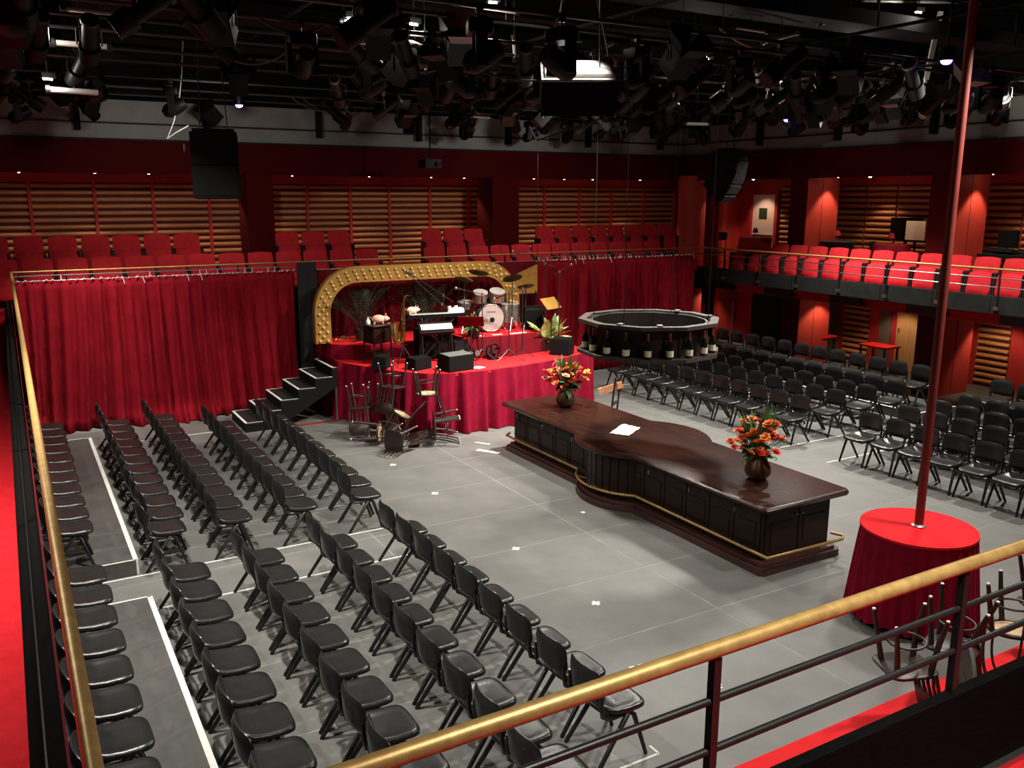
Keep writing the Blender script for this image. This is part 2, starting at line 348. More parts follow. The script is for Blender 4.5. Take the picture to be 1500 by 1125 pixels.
# balcony decks
struct('balcony_deck_back', MB().bb(-4, 20.3, 18.75, 23, 1.98, FZ), 'carpet', 'red carpeted deck of the back balcony')
struct('balcony_deck_right', MB().bb(17.2, 20.3, -2.5, 18.75, 1.98, FZ), 'carpet', 'red carpeted deck of the right balcony')
struct('balcony_deck_left', MB().bb(-4, -.1, -2.5, 18.75, 1.98, FZ), 'carpet', 'bright red carpeted deck of the left balcony')
struct('balcony_deck_near', MB().bb(-.1, 17.2, -2.5, 1.8, 1.98, FZ), 'carpet', 'red carpeted deck of the near balcony')
struct('seat_riser_front', MB().bb(-4, 7.85, 19.0, 20.0, FZ, 2.35).bb(8.85, 17.6, 19.0, 20.0, FZ, 2.35), 'carpet', 'carpeted step under the front back-balcony seats')
struct('seat_riser_back', MB().bb(-4, 8.05, 20.15, 21.1, FZ, 2.73).bb(9.05, 18.0, 20.15, 21.1, FZ, 2.73), 'carpet', 'carpeted step under the rear back-balcony seats')
struct('seat_riser_right', MB().bb(17.1, 18.05, 2, 18.3, FZ, 2.35), 'carpet', 'carpeted step under the right balcony seats')
for z, y, nm in ((2.30, 18.95, 1), (2.5, 19.4, 2), (2.7, 19.85, 3)):
    struct('stair_tread', MB().bb(7.9, 8.8, y, y+.5, FZ, z), 'stage_red', 'red carpeted step, %s up between the back balcony seats' % ORD[nm-1])
# kerb walls (black) and fascias
kl = struct('kerb_left', MB().bb(-.11, .012, 1.9, 18.6, 1.98, PZ), 'parapet', 'black kerb wall along the left balcony edge')
MB().bb(-.062, -.055, 1.9, 18.6, PZ, PZ+.004).build('joint_strip', 'riggrey', kl); MB().bb(.004, .014, 1.9, 18.6, PZ-.05, PZ+.003).build('edge_trim', 'velvet_dark', kl)
kn = struct('kerb_near', MB().bb(-.11, 17, 1.82, 1.868, 1.98, PZ), 'parapet', 'black kerb wall along the near balcony edge')
MB().bb(-.1, 17, 1.79, 1.82, FZ, FZ+.03).build('nosing', 'steel', kn)
fr = struct('kerb_right', MB().bb(16.93, 17.05, 1.9, 18.9, 2.22, PZ), 'fascia', 'dark grey fascia of the right balcony')
for k in range(13): MB().bb(16.922, 16.93, 2.6+1.28*k, 2.612+1.28*k, 2.22, PZ).build('panel_joint', 'black', fr)
for k in range(7): MB().bb(17.0, 17.35, 5.0+2.1*k, 5.9+2.1*k, 2.02, 2.22).build('underside_box', 'blackmetal', fr)
struct('kerb_back', MB().bb(-.11, 17.05, 18.62, 18.74, 1.98, 2.5), 'parapet', 'black kerb wall of the back balcony behind the curtains')
# risers on the hall floor
def platform(name, x0, x1, y0, y1, label, edges):
    o = MB().bb(x0, x1, y0, y1, 0, .19).build(name, 'riser'); tag(o, label, 'platform', 'low black seating risers')
    t = .022
    for e in edges:
        mb = MB()
        if e == 'R': mb.bb(x1-.05, x1+.004, y0, y1, .19, .1925)
        if e == 'L': mb.bb(x0-.004, x0+.05, y0, y1, .19, .1925)
        if e == 'N': mb.bb(x0, x1, y0-.003, y0+t, .19, .1925)
        if e == 'F': mb.bb(x0, x1, y1-t, y1+.003, .19, .1925)
        if e == 'V': mb.bb(x1-.022, x1, y0-.004, y0, 0, .19)
        mb.build('edge_tape', 'tape', o)
    return o
platform('seating_riser', -.6, 1.01, 10.82, 17.1, 'low black riser edged in white tape, beyond the left cross aisle', 'RNFV')
platform('seating_riser', -.6, 1.01, 3.0, 9.7, 'low black riser edged in white tape, nearest the camera on the left', 'RF')
platform('seating_riser', 15.75, 17.0, 10.8, 17.6, 'low black riser under the far right rear chairs', 'LN')
platform('seating_riser', 15.75, 17.0, 3.0, 9.75, 'low black riser under the near right rear chairs', 'LF')

# ================================================================== RAILINGS
def railing(name, p0, p1, pitch, label, low_mat, post_h0, first=.6, rad=.032, low_r=.014, feet=False, zs=(2.75, 2.93)):
    t = thing(name, label, 'railing', (0, 0, 0)); p0 = Vector(p0); p1 = Vector(p1); L = (p1-p0).length; d = (p1-p0)/L
    MB().cyl(p0, p1, rad, n=14).build('handrail', 'brass', t, True)
    for z in zs:
        MB().cyl((p0.x, p0.y, z), (p1.x, p1.y, z), low_r, n=8).build('lower_rail', low_mat, t, True)
    s = first; pd = None
    while s < L:
        q = p0+d*s
        if pd is None:
            o = MB().box((0, 0, (post_h0+3.08)/2), (.03, .03, 3.08-post_h0)).build('post', 'blackmetal', t); pd = o.data
        else:
            o = bpy.data.objects.new('post', pd); COL.objects.link(o); o.parent = t
        o.location = (q.x, q.y, 0)
        if feet: MB().bb(q.x-.045, q.x+.0, q.y-.05, q.y+.05, 2.30, 2.36).build('post_foot', 'steel', t)
        s += pitch
    return t
RZ = 3.107
railing('balcony_railing', (.0, 1.853, RZ), (16.9, 1.853, RZ), 1.28, 'brass topped railing crossing the near foreground', 'blackmetal', 2.57, .53, .027, .013)
railing('balcony_railing', (.058, 1.853, RZ), (.058, 18.55, RZ), 1.6, 'brass handrail running along the left balcony', 'blackmetal', 2.57, .9, .024, .01)
railing('balcony_railing', (16.91, 1.9, RZ), (16.91, 18.75, RZ), 1.28, 'brass topped railing in front of the right balcony seats', 'steel', 2.3, .55, .022, .012, True)
railing('balcony_railing', (.058, 18.58, RZ), (16.91, 18.75, RZ), 1.6, 'thin railing along the back balcony above the curtains', 'steel', 2.5, .9, .018, .01)

# ================================================================== CURTAINS
def curtain(name, x0, x1, y, ztop, zbot, label, m, amp=.10, freq=8.0, seed=1, ties=True, puddle=0):
    rnd = random.Random(seed); nx = int((x1-x0)/.028); nz = 16; ph = [rnd.uniform(0, 6.28) for _ in range(8)]
    fr_ = [freq*rnd.uniform(.6, 1.9) for _ in range(5)]; vs = []; fs = []
    for k in range(nz+1):
        t = k/nz; z = zbot+(ztop-zbot)*t
        for i in range(nx+1):
            u = x0+(x1-x0)*i/nx; a = amp*(.55+.75*(1-t))
            warp = .18*(1-t)**1.5*math.sin(u*1.1+ph[5])+.08*(1-t)*math.sin(u*2.3+ph[6])
            w = u+warp
            off = sum(math.sin(w*f*2*PI/1.0*.5+ph[q])*g for q, (f, g) in enumerate(zip(fr_, (1, .7, .5, .35, .25))))
            pin = .25+.75*min(1, (1-t)*6)
            off += .35*(math.sin(u*14+ph[7])*(1-pin))
            yy = y+a*off*pin*.55-(puddle*(max(0, .12-t)/.12)**2)*(.5+.5*math.sin(u*2.0+ph[2]))
            vs.append((u+.3*warp*(1 if 0 < i < nx else .0), yy, z+(.02*math.sin(u*3+ph[3]) if k == 0 else 0)))
    for k in range(nz):
        for i in range(nx):
            a = k*(nx+1)+i; fs.append((a, a+1, a+nx+2, a+nx+1))
    t = thing(name, label, 'curtain')
    o = MB().add(vs, fs).build('cloth', m, t, True)
    sd = o.modifiers.new('thick', 'SOLIDIFY'); sd.thickness = .012
    if ties:
        mb = MB(); x = x0+.04
        while x < x1:
            k_ = rnd.uniform(.7, 1.3)
            mb.tube([(x-.02*k_, y-.03, ztop-.012), (x, y-.045, ztop+.02*k_), (x+.025*k_, y-.03, ztop+.008)], [.008, .015*k_, .008], 5)
            if rnd.random() < .35: mb.tube([(x, y-.035, ztop+.01), (x, y-.02, ztop+.05), (x+.01, y+.02, ztop+.1)], .006, 4)
            if rnd.random() < .08: mb.tube([(x, y-.045, ztop+.01), (x+.02, y-.06, ztop-.05), (x+.03, y-.055, ztop-.11)], .007, 4)
            x += rnd.uniform(.06, .16)
        o = mb.build('tie', 'sheet_white', t, True); o['kind'] = 'stuff'
        MB().cyl((x0, y+.02, ztop+.095), (x1, y+.02, ztop+.095), .012, n=6).build('hanging_rail', 'steel', t)
    return t
curtain('velvet_curtain', .1, 5.28, 18.46, 2.94, .02, 'wide crimson velvet curtain left of the stage', 'velvet', seed=3, puddle=.35)
curtain('velvet_curtain', 11.3, 16.45, 18.5, 2.93, .02, 'crimson velvet curtain right of the stage behind the bottle ring', 'velvet', seed=5)
curtain('velvet_curtain', 5.75, 11.25, 18.48, 2.93, .02, 'red backdrop curtain behind the gold arch, darkened as if in shade', 'velvet_dark', seed=8, ties=False)  # same red as the side curtains, its shadow put into the colour
curtain('black_sheet', 5.3, 5.72, 18.3, 3.12, .02, 'narrow black drape left of the gold arch', 'black_cloth', seed=9, ties=False, amp=.05)

# ================================================================== STAGE
SZ = 1.19
st_out = [(5.66, 18.3), (5.66, 16.9), (6.12, 15.85), (6.42, 15.3), (6.68, 15.0), (7.0, 14.8), (7.4, 14.69), (8.0, 14.68), (8.68, 14.75), (9.4, 14.9), (10.1, 15.12), (10.95, 15.45), (11.0, 18.3)]
stage = thing('stage_platform', 'raised red stage with crimson velvet skirt for the band', 'stage')
MB().prism(st_out, SZ-.06, SZ).build('stage_deck', 'stage_red', stage)
def skirt(name, pts, z0, z1, m, parent, amp=.035, f=5.5, seed=2, outward=1):
    rnd = random.Random(seed); P = []
    for a, b in zip(pts[:-1], pts[1:]):
        a = Vector((a[0], a[1], 0)); b = Vector((b[0], b[1], 0)); n = max(2, int((b-a).length/.03))
        nrm = Vector((b.y-a.y, a.x-b.x, 0)).normalized()*outward
        P += [(a.lerp(b, i/n), nrm) for i in range(n)]
    s = 0; vs = []; fs = []; nz = 7; N = len(P); ph = [rnd.uniform(0, 6.28) for _ in range(4)]; L = []
    for i in range(N):
        if i: s += (P[i][0]-P[i-1][0]).length
        L.append(s)
    for k in range(nz+1):
        t = k/nz; z = z0+(z1-z0)*t
        for i, (p, n) in enumerate(P):
            o = amp*(.35+1.1*(1-t))*(math.sin(L[i]*f*2+ph[0]+.6*math.sin(L[i]*1.7))+.6*math.sin(L[i]*f*3.3+ph[1])+.5*math.sin(L[i]*f*.9+ph[2]))
            q = p+n*(o+.03+.05*(1-t)); vs.append((q.x, q.y, z))
    for k in range(nz):
        for i in range(N-1):
            a = k*N+i; fs.append((a, a+1, a+N+1, a+N))
    return MB().add(vs, fs).build(name, m, parent, True)
skirt('stage_skirt', st_out[1:12], .015, SZ-.002, 'velvet_pink', stage, amp=.05, f=8.5, seed=4)
skirt('stage_skirt', st_out[0:2], .015, SZ-.002, 'velvet_pink', stage, amp=.02, seed=6)
tier = thing('stage_tier', 'low red tier at the back left of the stage below the arch', 'platform')
t_out = [(5.68, 18.2), (5.68, 17.35), (6.1, 16.95), (7.9, 16.9), (7.9, 18.2)]
MB().prism(t_out, SZ+.24, SZ+.3).build('tier_deck', 'stage_red', tier)
skirt('tier_skirt', t_out[0:4], SZ+.005, SZ+.298, 'velvet_pink', tier, amp=.012, seed=7)
riser = thing('drum_riser', 'red drum riser with dark velvet skirt on the stage', 'platform')
dz = SZ+.44
d_out = [(8.0, 17.6), (8.05, 16.0), (8.5, 15.88), (9.1, 15.84), (9.6, 15.88), (10.15, 16.05), (10.3, 17.6)]
MB().prism(d_out, dz-.05, dz).build('riser_deck', 'stage_red', riser)
skirt('riser_skirt', d_out[0:7], SZ+.005, dz-.002, 'velvet_dark', riser, amp=.012, seed=9)
# steps
stairs = thing('stage_stairs', 'black steps with white taped edges up to the stage', 'stairs')
SX = [3.69, 4.045, 4.40, 4.755, 5.11, 5.46]; sy0, sy1 = 16.74, 17.9
for i, x in enumerate(SX):
    z = .186*(i+1); x2 = x+.355 if i < 5 else 5.56
    tr = MB().bb(x, x2, sy0, sy1, z-.03, z).build('tread', 'stair_black', stairs)
    MB().bb(x-.003, x+.045, sy0, sy1, z, z+.003).build('edge_tape', 'tape', tr)
    MB().bb(x, x2-.0, sy0-.003, sy0+.02, z, z+.003).build('edge_tape', 'tape', tr)
    MB().bb(x, x2, sy1-.02, sy1+.003, z, z+.003).build('edge_tape', 'tape', tr)
    MB().bb(x, x+.02, sy0, sy1, z-.186, z-.03).build('step_riser', 'black', stairs)
for y in (sy0, sy1-.03):
    pr = [(SX[0]+.02, 0)]
    for i, x in enumerate(SX): pr += [(x+.001, .186*i), (x+.001, .186*(i+1)-.031)]
    pr += [(5.56, .186*6-.031), (5.56, .72), (4.3, 0)]
    MB().loft([[Vector((x, y+.004, z)) for x, z in pr], [Vector((x, y+.026, z)) for x, z in pr]]).build('side_panel', 'black', stairs)
for y in (sy0+.01, sy1-.04): MB().bb(5.52, 5.55, y, y+.03, 0, 1.08).build('leg', 'steel', stairs)
MB().bb(4.4, 5.56, sy0-.03, sy0+.02, 0, .03).build('base_bar', 'pole', stairs)
# gold arch
arch = thing('gold_arch', 'gold arch frame studded with round bulbs behind the band', 'arch')
ax0, ax1, az0, az1, aw = 5.40, 10.28, SZ+.3, 3.06, .335
def arch_path(off, rad, n=12):
    x0, x1, z1 = ax0+off, ax1-off, az1-off; r = rad-off; P = [(x0, az0)]
    P += [(x0+r-r*math.cos(a), z1-r+r*math.sin(a)) for a in [PI/2*i/n for i in range(n+1)]]
    P += [(x1-r+r*math.sin(a), z1-r+r*math.cos(a)) for a in [PI/2*i/n for i in range(n+1)]]
    P += [(x1, az0)]; return P
po, pi_ = arch_path(0, .95), arch_path(aw, .95); ay = 17.5; mb = MB(); n = len(po)
for i in range(n-1):
    a, b, c, d = po[i], po[i+1], pi_[i+1], pi_[i]
    vs = [(p[0], y, p[1]) for y in (ay, ay+.16) for p in (a, b, c, d)]
    mb.add(vs, [(0, 1, 2, 3), (7, 6, 5, 4), (0, 4, 5, 1), (3, 2, 6, 7)] + ([(0, 3, 7, 4)] if i == 0 else []) + ([(1, 5, 6, 2)] if i == n-2 else []))
mb.build('frame', 'gold', arch)
bm_ = None; cnt = 0
for row, off in enumerate((.085, .168, .25)):
    P = arch_path(off, .95, 16); s = 0; step = .185; nxt = .05+(step/2 if row == 1 else 0)
    for a, b in zip(P[:-1], P[1:]):
        a = Vector((a[0], 0, a[1])); b = Vector((b[0], 0, b[1])); L = (b-a).length
        while nxt < s+L:
            q = a.lerp(b, (nxt-s)/L)
            if bm_ is None: o = MB().ball((0, 0, 0), .036, 8, 5).build('bulb', 'bulb', arch, True); bm_ = o.data
            else: o = bpy.data.objects.new('bulb', bm_); COL.objects.link(o); o.parent = arch
            o.location = (q.x, ay-.012, q.z); nxt += step; cnt += 1
        s += L

# ================================================================== BAR
bar = thing('bar_counter', 'long dark mahogany bar with a rounded bulge midway', 'bar', (0, 0, 0))
bx0, bx1, by0, by1, bcx, bcy = 7.62, 8.80, 7.12, 13.15, 8.2, 10.22
def bar_outline(x0, x1, y0, y1, R, n=14, ch=.06):
    # rectangle with circular bulges on both long sides (ccw from near left)
    P = [(x0, y0+ch), (x0+ch, y0), (x1-ch, y0), (x1, y0+ch)]
    a0 = math.acos(min(1, (x1-bcx)/R)); P += [(bcx+R*math.cos(a), bcy+R*math.sin(a)) for a in [-a0+2*a0*i/n for i in range(n+1)]]
    P += [(x1, y1-ch), (x1-ch, y1), (x0+ch, y1), (x0, y1-ch)]
    a1 = math.acos(min(1, (bcx-x0)/R)); P += [(bcx-R*math.cos(a), bcy-R*math.sin(a)) for a in [-a1+2*a1*i/n for i in range(n+1)]]
    return P
MB().prism(bar_outline(7.5, 8.92, 6.99, 13.28, .99), 0, .09).build('plinth', 'wood_step', bar)
MB().prism(bar_outline(7.545, 8.875, 7.03, 13.23, .945), .09, .14).build('plinth_moulding', 'wood_step', bar)
MB().prism(bar_outline(bx0, bx1, by0, by1, .84, ch=.02), .14, .80).build('body', 'wood', bar)
MB().prism(bar_outline(bx0-.03, bx1+.03, by0-.03, by1+.03, .87, ch=.03), .76, .80).build('cornice', 'wood', bar)
mb = MB(); prof = ((.80, 7.50, .0), (.82, 7.455, .0), (.86, 7.44, 0), (.885, 7.46, 0), (.89, 7.49, 0))
rings = []
for z, x0, _ in prof:
    e = 7.44-x0; rings.append([Vector((x, y, z)) for x, y in bar_outline(x0, 8.96+e, 6.94-e, 13.34+e, 1.05+e)])
mb.loft(rings).build('counter_top', 'woodtop', bar, True)
# door panels, rails and hooks on the long left face and near end
def panel(y0, y1, z0, z1, x):
    o = MB().bb(x-.012, x, y0, y1, z0, z1).build('door_panel', 'wood', bar); MB().bb(x-.020, x-.012, y0+.07, y1-.07, z0+.08, z1-.14).build('raised_field', 'wood', o); return o
ys = [7.16+.45*k for k in range(6)]
for y in ys: panel(y, y+.43, .18, .74, bx0)
ys2 = [10.86+.45*k for k in range(5)]
for y in ys2: panel(y, y+.43, .18, .74, bx0)
for x in (7.66, 8.22):
    o = MB().bb(x, x+.54, by0-.012, by0, .18, .74).build('door_panel', 'wood', bar); MB().bb(x+.08, x+.46, by0-.02, by0-.012, .26, .60).build('raised_field', 'wood', o)
    MB().ball((x+(.5 if x < 8 else .04), by0-.03, .66), .014, 8, 5).build('knob', 'steel', o, True)
for k in range(8):
    a = PI+(-.68+1.36*(k+.5)/8); MB().box((bcx+.845*math.cos(a), bcy+.845*math.sin(a), .46), (.02, .12, .56), (0, 0, a)).build('curved_panel', 'wood', bar)
for y in (7.55, 8.4, 9.25, 11.2, 12.1, 12.95):
    MB().tube([(bx0-.01, y, .73), (bx0-.05, y, .72), (bx0-.07, y, .69), (bx0-.06, y, .66), (bx0-.035, y, .655)], .007, 6).build('bag_hook', 'steel', bar, True)
# brass foot rail
fr_pts = [(8.80, 6.90, .27), (7.52, 6.93, .27)]
a1 = math.acos((bcx-7.52)/1.0)
fr_pts += [(bcx-1.0*math.cos(a), bcy-1.0*math.sin(a), .27) for a in [a1-2*a1*i/16 for i in range(17)]]
fr_pts += [(7.52, 13.25, .27), (7.65, 13.36, .27)]
frail = MB().tube([(8.84, 7.12, .27), (8.9, 6.97, .27)]+fr_pts, .02, 8).build('foot_rail', 'brass', bar, True)
for y in (7.5, 8.3, 9.1, 11.4, 12.2, 13.0): MB().cyl((7.52, y, .27), (7.63, y, .22), .012, n=6).build('rail_bracket', 'brass', frail)
for a in (-.5, 0, .5): MB().cyl((bcx-1.0*math.cos(a), bcy-1.0*math.sin(a), .27), (bcx-.84*math.cos(a), bcy-.84*math.sin(a), .22), .012, n=6).build('rail_bracket', 'brass', frail)
# napkin / papers on the bar
nap = MB(); P = [at_z(893, 635, .895), at_z(912, 622, .895), at_z(938, 628, .895), at_z(921, 639, .895)]
vs = []
for i in range(7):
    for j in range(7):
        a = P[0].lerp(P[3], i/6).lerp(P[1].lerp(P[2], i/6), j/6); vs.append((a.x, a.y, .897+.02*abs(math.sin(i*1.7+j*1.1))*(.3+.7*(j/6))))
nap.add(vs, [(i*7+j, i*7+j+1, (i+1)*7+j+1, (i+1)*7+j) for i in range(6) for j in range(6)])
o = nap.build('napkin', 'paper'); tag(o, 'crumpled pale napkin lying midway on the bar top', 'napkin'); sd = o.modifiers.new('t', 'SOLIDIFY'); sd.thickness = .003
# flower vases
def leaf_mesh(L, w, bend, n=6):
    vs = []; fs = []
    for i in range(n+1):
        t = i/n; ww = w*math.sin(PI*min(1, .08+t*.92))**.8*.5; x = L*t; z = bend*t*t
        vs += [(x, -ww, z+.15*ww), (x, 0, z), (x, ww, z+.15*ww)]
    for i in range(n):
        a = i*3; fs += [(a, a+1, a+4, a+3), (a+1, a+2, a+5, a+4)]
    return MB().add(vs, fs)
def orient(o, loc, az, el, roll=0, sc=1):
    o.location = loc; o.rotation_euler = Euler((roll, -el, az)); o.scale = (sc, sc, sc)
def share(mesh, name, parent):
    o = bpy.data.objects.new(name, mesh); COL.objects.link(o); o.parent = parent; return o
def get_mesh(mb, name, m, smooth=True):
    o = mb.build(name, m, None, smooth); me = o.data; bpy.data.objects.remove(o); return me
def flower_mb(n=6, L=.055, w=.03):
    mb = MB()
    for i in range(n):
        a = 2*PI*i/n
        for el, s in ((.35, 1), (.9, .75)):
            d = Vector((math.cos(a+el)*math.cos(el), math.sin(a+el)*math.cos(el), math.sin(el))); sd = Vector((-math.sin(a+el), math.cos(a+el), 0))*w*s
            tip = d*L*s; mid = tip*.55
            mb.add([(0, 0, 0), tuple(mid+sd), tuple(tip), tuple(mid-sd)], [(0, 1, 2, 3)])
    return mb
FM = {k: get_mesh(flower_mb(), 'flower_'+k, k, False) for k in ('orange', 'redpetal', 'pinkpetal', 'yellow')}
LM = get_mesh(leaf_mesh(.30, .055, .03), 'long_leaf', 'leaf'); LMs = get_mesh(leaf_mesh(.16, .09, -.06), 'broad_leaf', 'leaf')
def bouquet(loc, label, seed, cols, sc=1):
    rnd = random.Random(seed); t = thing('flower_vase', label, 'flowers', loc)
    MB().lathe([(.08, 0), (.13, .03), (.17, .10), (.165, .17), (.115, .26), (.09, .32), (.10, .345), (.085, .345), (.075, .31)], n=20).build('vase', 'vase', t, True)
    c = Vector((0, 0, .36))
    for i in range(30):
        o = share(LMs, 'leaf', t); orient(o, c+Vector((rnd.uniform(-.03, .03), rnd.uniform(-.03, .03), rnd.uniform(-.04, .08))), rnd.uniform(0, 6.28), rnd.uniform(-.4, .7), rnd.uniform(-.6, .6), rnd.uniform(1.0, 1.75))
    for i in range(14):
        a = rnd.uniform(0, 6.28); o = share(LM, 'leaf', t); orient(o, c+Vector((.06*math.cos(a), .06*math.sin(a), .1)), a, rnd.uniform(.8, 1.45), rnd.uniform(-.6, .6), rnd.uniform(1.3, 1.9))
    mb = MB()
    for i in range(60):
        a = rnd.uniform(0, 6.28); el = rnd.uniform(.0, 1.2); rr = rnd.uniform(.20, .43)
        p = c+Vector((math.cos(a)*math.cos(el)*rr, math.sin(a)*math.cos(el)*rr, .04+math.sin(el)*rr*.95))
        k = rnd.choice(cols if p.z > .5 else cols[:2]); o = share(FM[k], 'flower', t); orient(o, p, rnd.uniform(0, 6.28), rnd.uniform(-.5, .5), rnd.uniform(-.5, .5), rnd.uniform(1.0, 1.75))
        mb.tube([c+Vector((0, 0, -.1)), (c+p)/2+Vector((0, 0, -.02)), p], .004, 4)
    mb.build('stems', 'leaf', t); t.scale = (sc, sc, sc)
    return t
bouquet((8.24, 12.42, .89), 'bronze vase of red, peach and yellow flowers near the stage end of the bar', 11, ['orange', 'redpetal', 'pinkpetal', 'orange', 'yellow'])
bouquet((8.22, 7.84, .89), 'bronze vase of orange and red flowers at the near end of the bar', 12, ['redpetal', 'orange', 'orange', 'orange'])

# hanging ring with bottles
rc = Vector((8.13, 10.07, 0)); rz0, rz1 = 2.30, 2.70
ring = thing('bottle_ring', 'decagonal hanging shelf ring of bottles suspended above the bar', 'hanging shelf', (rc.x, rc.y, rz0))
def deca(r, z, n=10): return [Vector((r*math.cos(2*PI*i/n+.16), r*math.sin(2*PI*i/n+.16), z)) for i in range(n)]
def annulus(name, r0, r1, z0, z1, m, n=10):
    MB().loft([deca(r0, z0, n), deca(r1, z0, n), deca(r1, z1, n), deca(r0, z1, n), deca(r0, z0, n)], False, False).build(name, m, ring)
annulus('lower_shelf', .82, 1.06, -.05, 0, 'trimwood'); annulus('upper_rim', .93, 1.05, .40, .45, 'trimwood'); annulus('inner_wall', .83, .86, -.04, .42, 'ring_dark', 20)
annulus('inner_rim', .85, .94, .385, .40, 'ring_dark', 20)
for i in range(10):
    a = 2*PI*i/10+.16; MB().box((.87*math.cos(a), .87*math.sin(a), .2), (.02, .03, .4), (0, 0, a)).build('upright', 'ring_dark', ring)
for i in range(4):
    a = 2*PI*i/4+.5; MB().cyl((.9*math.cos(a), .9*math.sin(a), .44), (.9*math.cos(a), 0.9*math.sin(a), 6.3), .006, n=5).build('suspension_cable', 'blackmetal', ring)
pts = [(.90*math.cos(t), .90*math.sin(t), .415+.012*math.sin(t*9)) for t in [2*PI*k/60 for k in range(60)]]
MB().tube(pts, .012, 5, True).build('cable_loop', 'cord_dark', ring)
for a in (3.6, 4.2, 5.9, .4): MB().box((.92*math.cos(a), .92*math.sin(a), .46), (.1, .07, .025), (0, 0, a)).build('clamp', 'rigpale', ring)
bt = thing('champagne_bottle', 'x', 'bottle')
MB().lathe([(.045, 0), (.052, .01), (.052, .16), (.045, .20), (.022, .255), (.018, .30)], n=14).build('bottle_body', 'bottle', bt, True)
MB().lathe([(.024, .25), (.0195, .30), (.0195, .345), (.022, .35), (.022, .365), (.001, .37)], n=12).build('foil', 'foil', bt, True)
MB().lathe([(.053, .035), (.053, .12)], n=14).build('paper_label', 'label', bt, True)
BP = Proto(bt)
ba = [math.atan2(-math.cos(t), -math.sin(t)) for t in ()]
view_az = math.atan2(-rc.y, -rc.x)
for i in range(9):
    a = view_az+math.radians(-74+18.5*i)
    BP.put((rc.x+.945*math.cos(a), rc.y+.945*math.sin(a), rz0), a, 'dark foil-necked bottle with cream label, %s from the left on the hanging ring' % ORD[i], 'bottles on the hanging ring')

# drum plinth with pole
dp = thing('velvet_drum', 'round red topped plinth with gathered velvet skirt at the pole', 'plinth', (8.2, 5.48, 0))
MB().lathe([(.57, 1.0), (.59, 1.01), (.59, 1.035), (.57, 1.04), (.001, 1.04)], n=40).build('top', 'drumtop', dp, True)
vs = []; fs = []; N = 150; nz = 8
for k in range(nz+1):
    t = k/nz
    for i in range(N):
        a = 2*PI*i/N; r = .575+.085*(1-t)+(.006+.03*(1-t)**.7)*(math.sin(a*31+.8*math.sin(a*5))+.4*math.sin(a*17+1))*.7
        vs.append((r*math.cos(a), r*math.sin(a), (.07+.02*math.sin(a*6))*(1-t)+1.02*t))
for k in range(nz):
    for i in range(N): j = (i+1) % N; fs.append((k*N+i, k*N+j, (k+1)*N+j, (k+1)*N+i))
MB().add(vs, fs).build('skirt', 'velvet_pink', dp, True)
MB().lathe([(.6, 0), (.6, .1)], n=40).build('base', 'black', dp)
pl = thing('performance_pole', 'tall dull red pole rising from the velvet plinth to the grid', 'pole', (8.2, 5.48, 1.04))
MB().cyl((0, 0, 0), (0, 0, 7.4), .046, n=16).build('shaft', 'pole', pl, True); MB().lathe([(.075, 0), (.075, .015), (.05, .03)], n=16).build('collar', 'steel', pl, True)

# ================================================================== BLACK CHAIRS
ch = thing('stacking_chair', 'x', 'chair')      # faces local +x
sm_ = MB().pad((.055, 0, .445), (.43, .455, .05), .16, 28, 4.5, crown=.012)
sm_.f.pop(); n0 = len(sm_.v)-28                      # replace the flat top by rings so that it can dish
for fr_ in (.8, .6, .4, .2, .02):
    o_ = len(sm_.v)
    for q in range(28):
        vx, vy, vz = sm_.v[n0+q]; sm_.v.append((.055+(vx-.055)*fr_, vy*fr_, .470-.006*(1-fr_)))
    p_ = o_-28 if fr_ < .8 else n0
    for q in range(28): sm_.f.append((p_+q, p_+(q+1) % 28, o_+(q+1) % 28, o_+q))
sm_.f.append(tuple(len(sm_.v)-28+q for q in range(28)))
sm_.v = [(x_, y_, z_+.30*max(0, .02-x_)**1.5*2.2-.006*max(0, (x_-.2)/.07)) for x_, y_, z_ in sm_.v]
sm_.build('seat', 'vinyl', ch, True)
MB().box((.06, 0, .412), (.30, .34, .02)).build('seat_pan', 'blackmetal', ch)
# curved padded backrest
vs = []; fs = []; nu, nv = 12, 8
for side in (0, 1):
    for j in range(nv+1):
        for i in range(nu+1):
            u = -1+2*i/nu; v = -1+2*j/nv
            e = (abs(u)**4.5+abs(v)**4.5)**(1/4.5); m_ = max(abs(u), abs(v)); k = m_/e if e > 1e-6 else 1
            uu, vv = u*k, v*k; edge = 1-max(abs(u), abs(v))**6
            th = (.026*edge+.004)*(1 if side == 0 else -1)
            z = .70+vv*.152; x = -.215-.085*(z-.52)+.055*uu*uu-.02+th
            vs.append((x, uu*.225, z))
def gi(s, i, j): return s*(nu+1)*(nv+1)+j*(nu+1)+i
for j in range(nv):
    for i in range(nu):
        fs.append((gi(0, i, j), gi(0, i+1, j), gi(0, i+1, j+1), gi(0, i, j+1))); fs.append((gi(1, i, j), gi(1, i, j+1), gi(1, i+1, j+1), gi(1, i+1, j)))
for i in range(nu): fs.append((gi(0, i+1, 0), gi(0, i, 0), gi(1, i, 0), gi(1, i+1, 0))); fs.append((gi(0, i, nv), gi(0, i+1, nv), gi(1, i+1, nv), gi(1, i, nv)))
for j in range(nv): fs.append((gi(0, 0, j), gi(0, 0, j+1), gi(1, 0, j+1), gi(1, 0, j))); fs.append((gi(0, nu, j+1), gi(0, nu, j), gi(1, nu, j), gi(1, nu, j+1)))
MB().add(vs, fs).build('backrest', 'vinyl', ch, True)
def support(sgn): return [(.02, .20*sgn, .415), (-.13, .212*sgn, .425), (-.20, .216*sgn, .47), (-.215, .218*sgn, .56), (-.222, .214*sgn, .68)]
for s_ in (-1, 1): MB().tube(support(s_), [.016, .02, .022, .02, .014], 7).build('back_arm', 'plastic', ch, True)
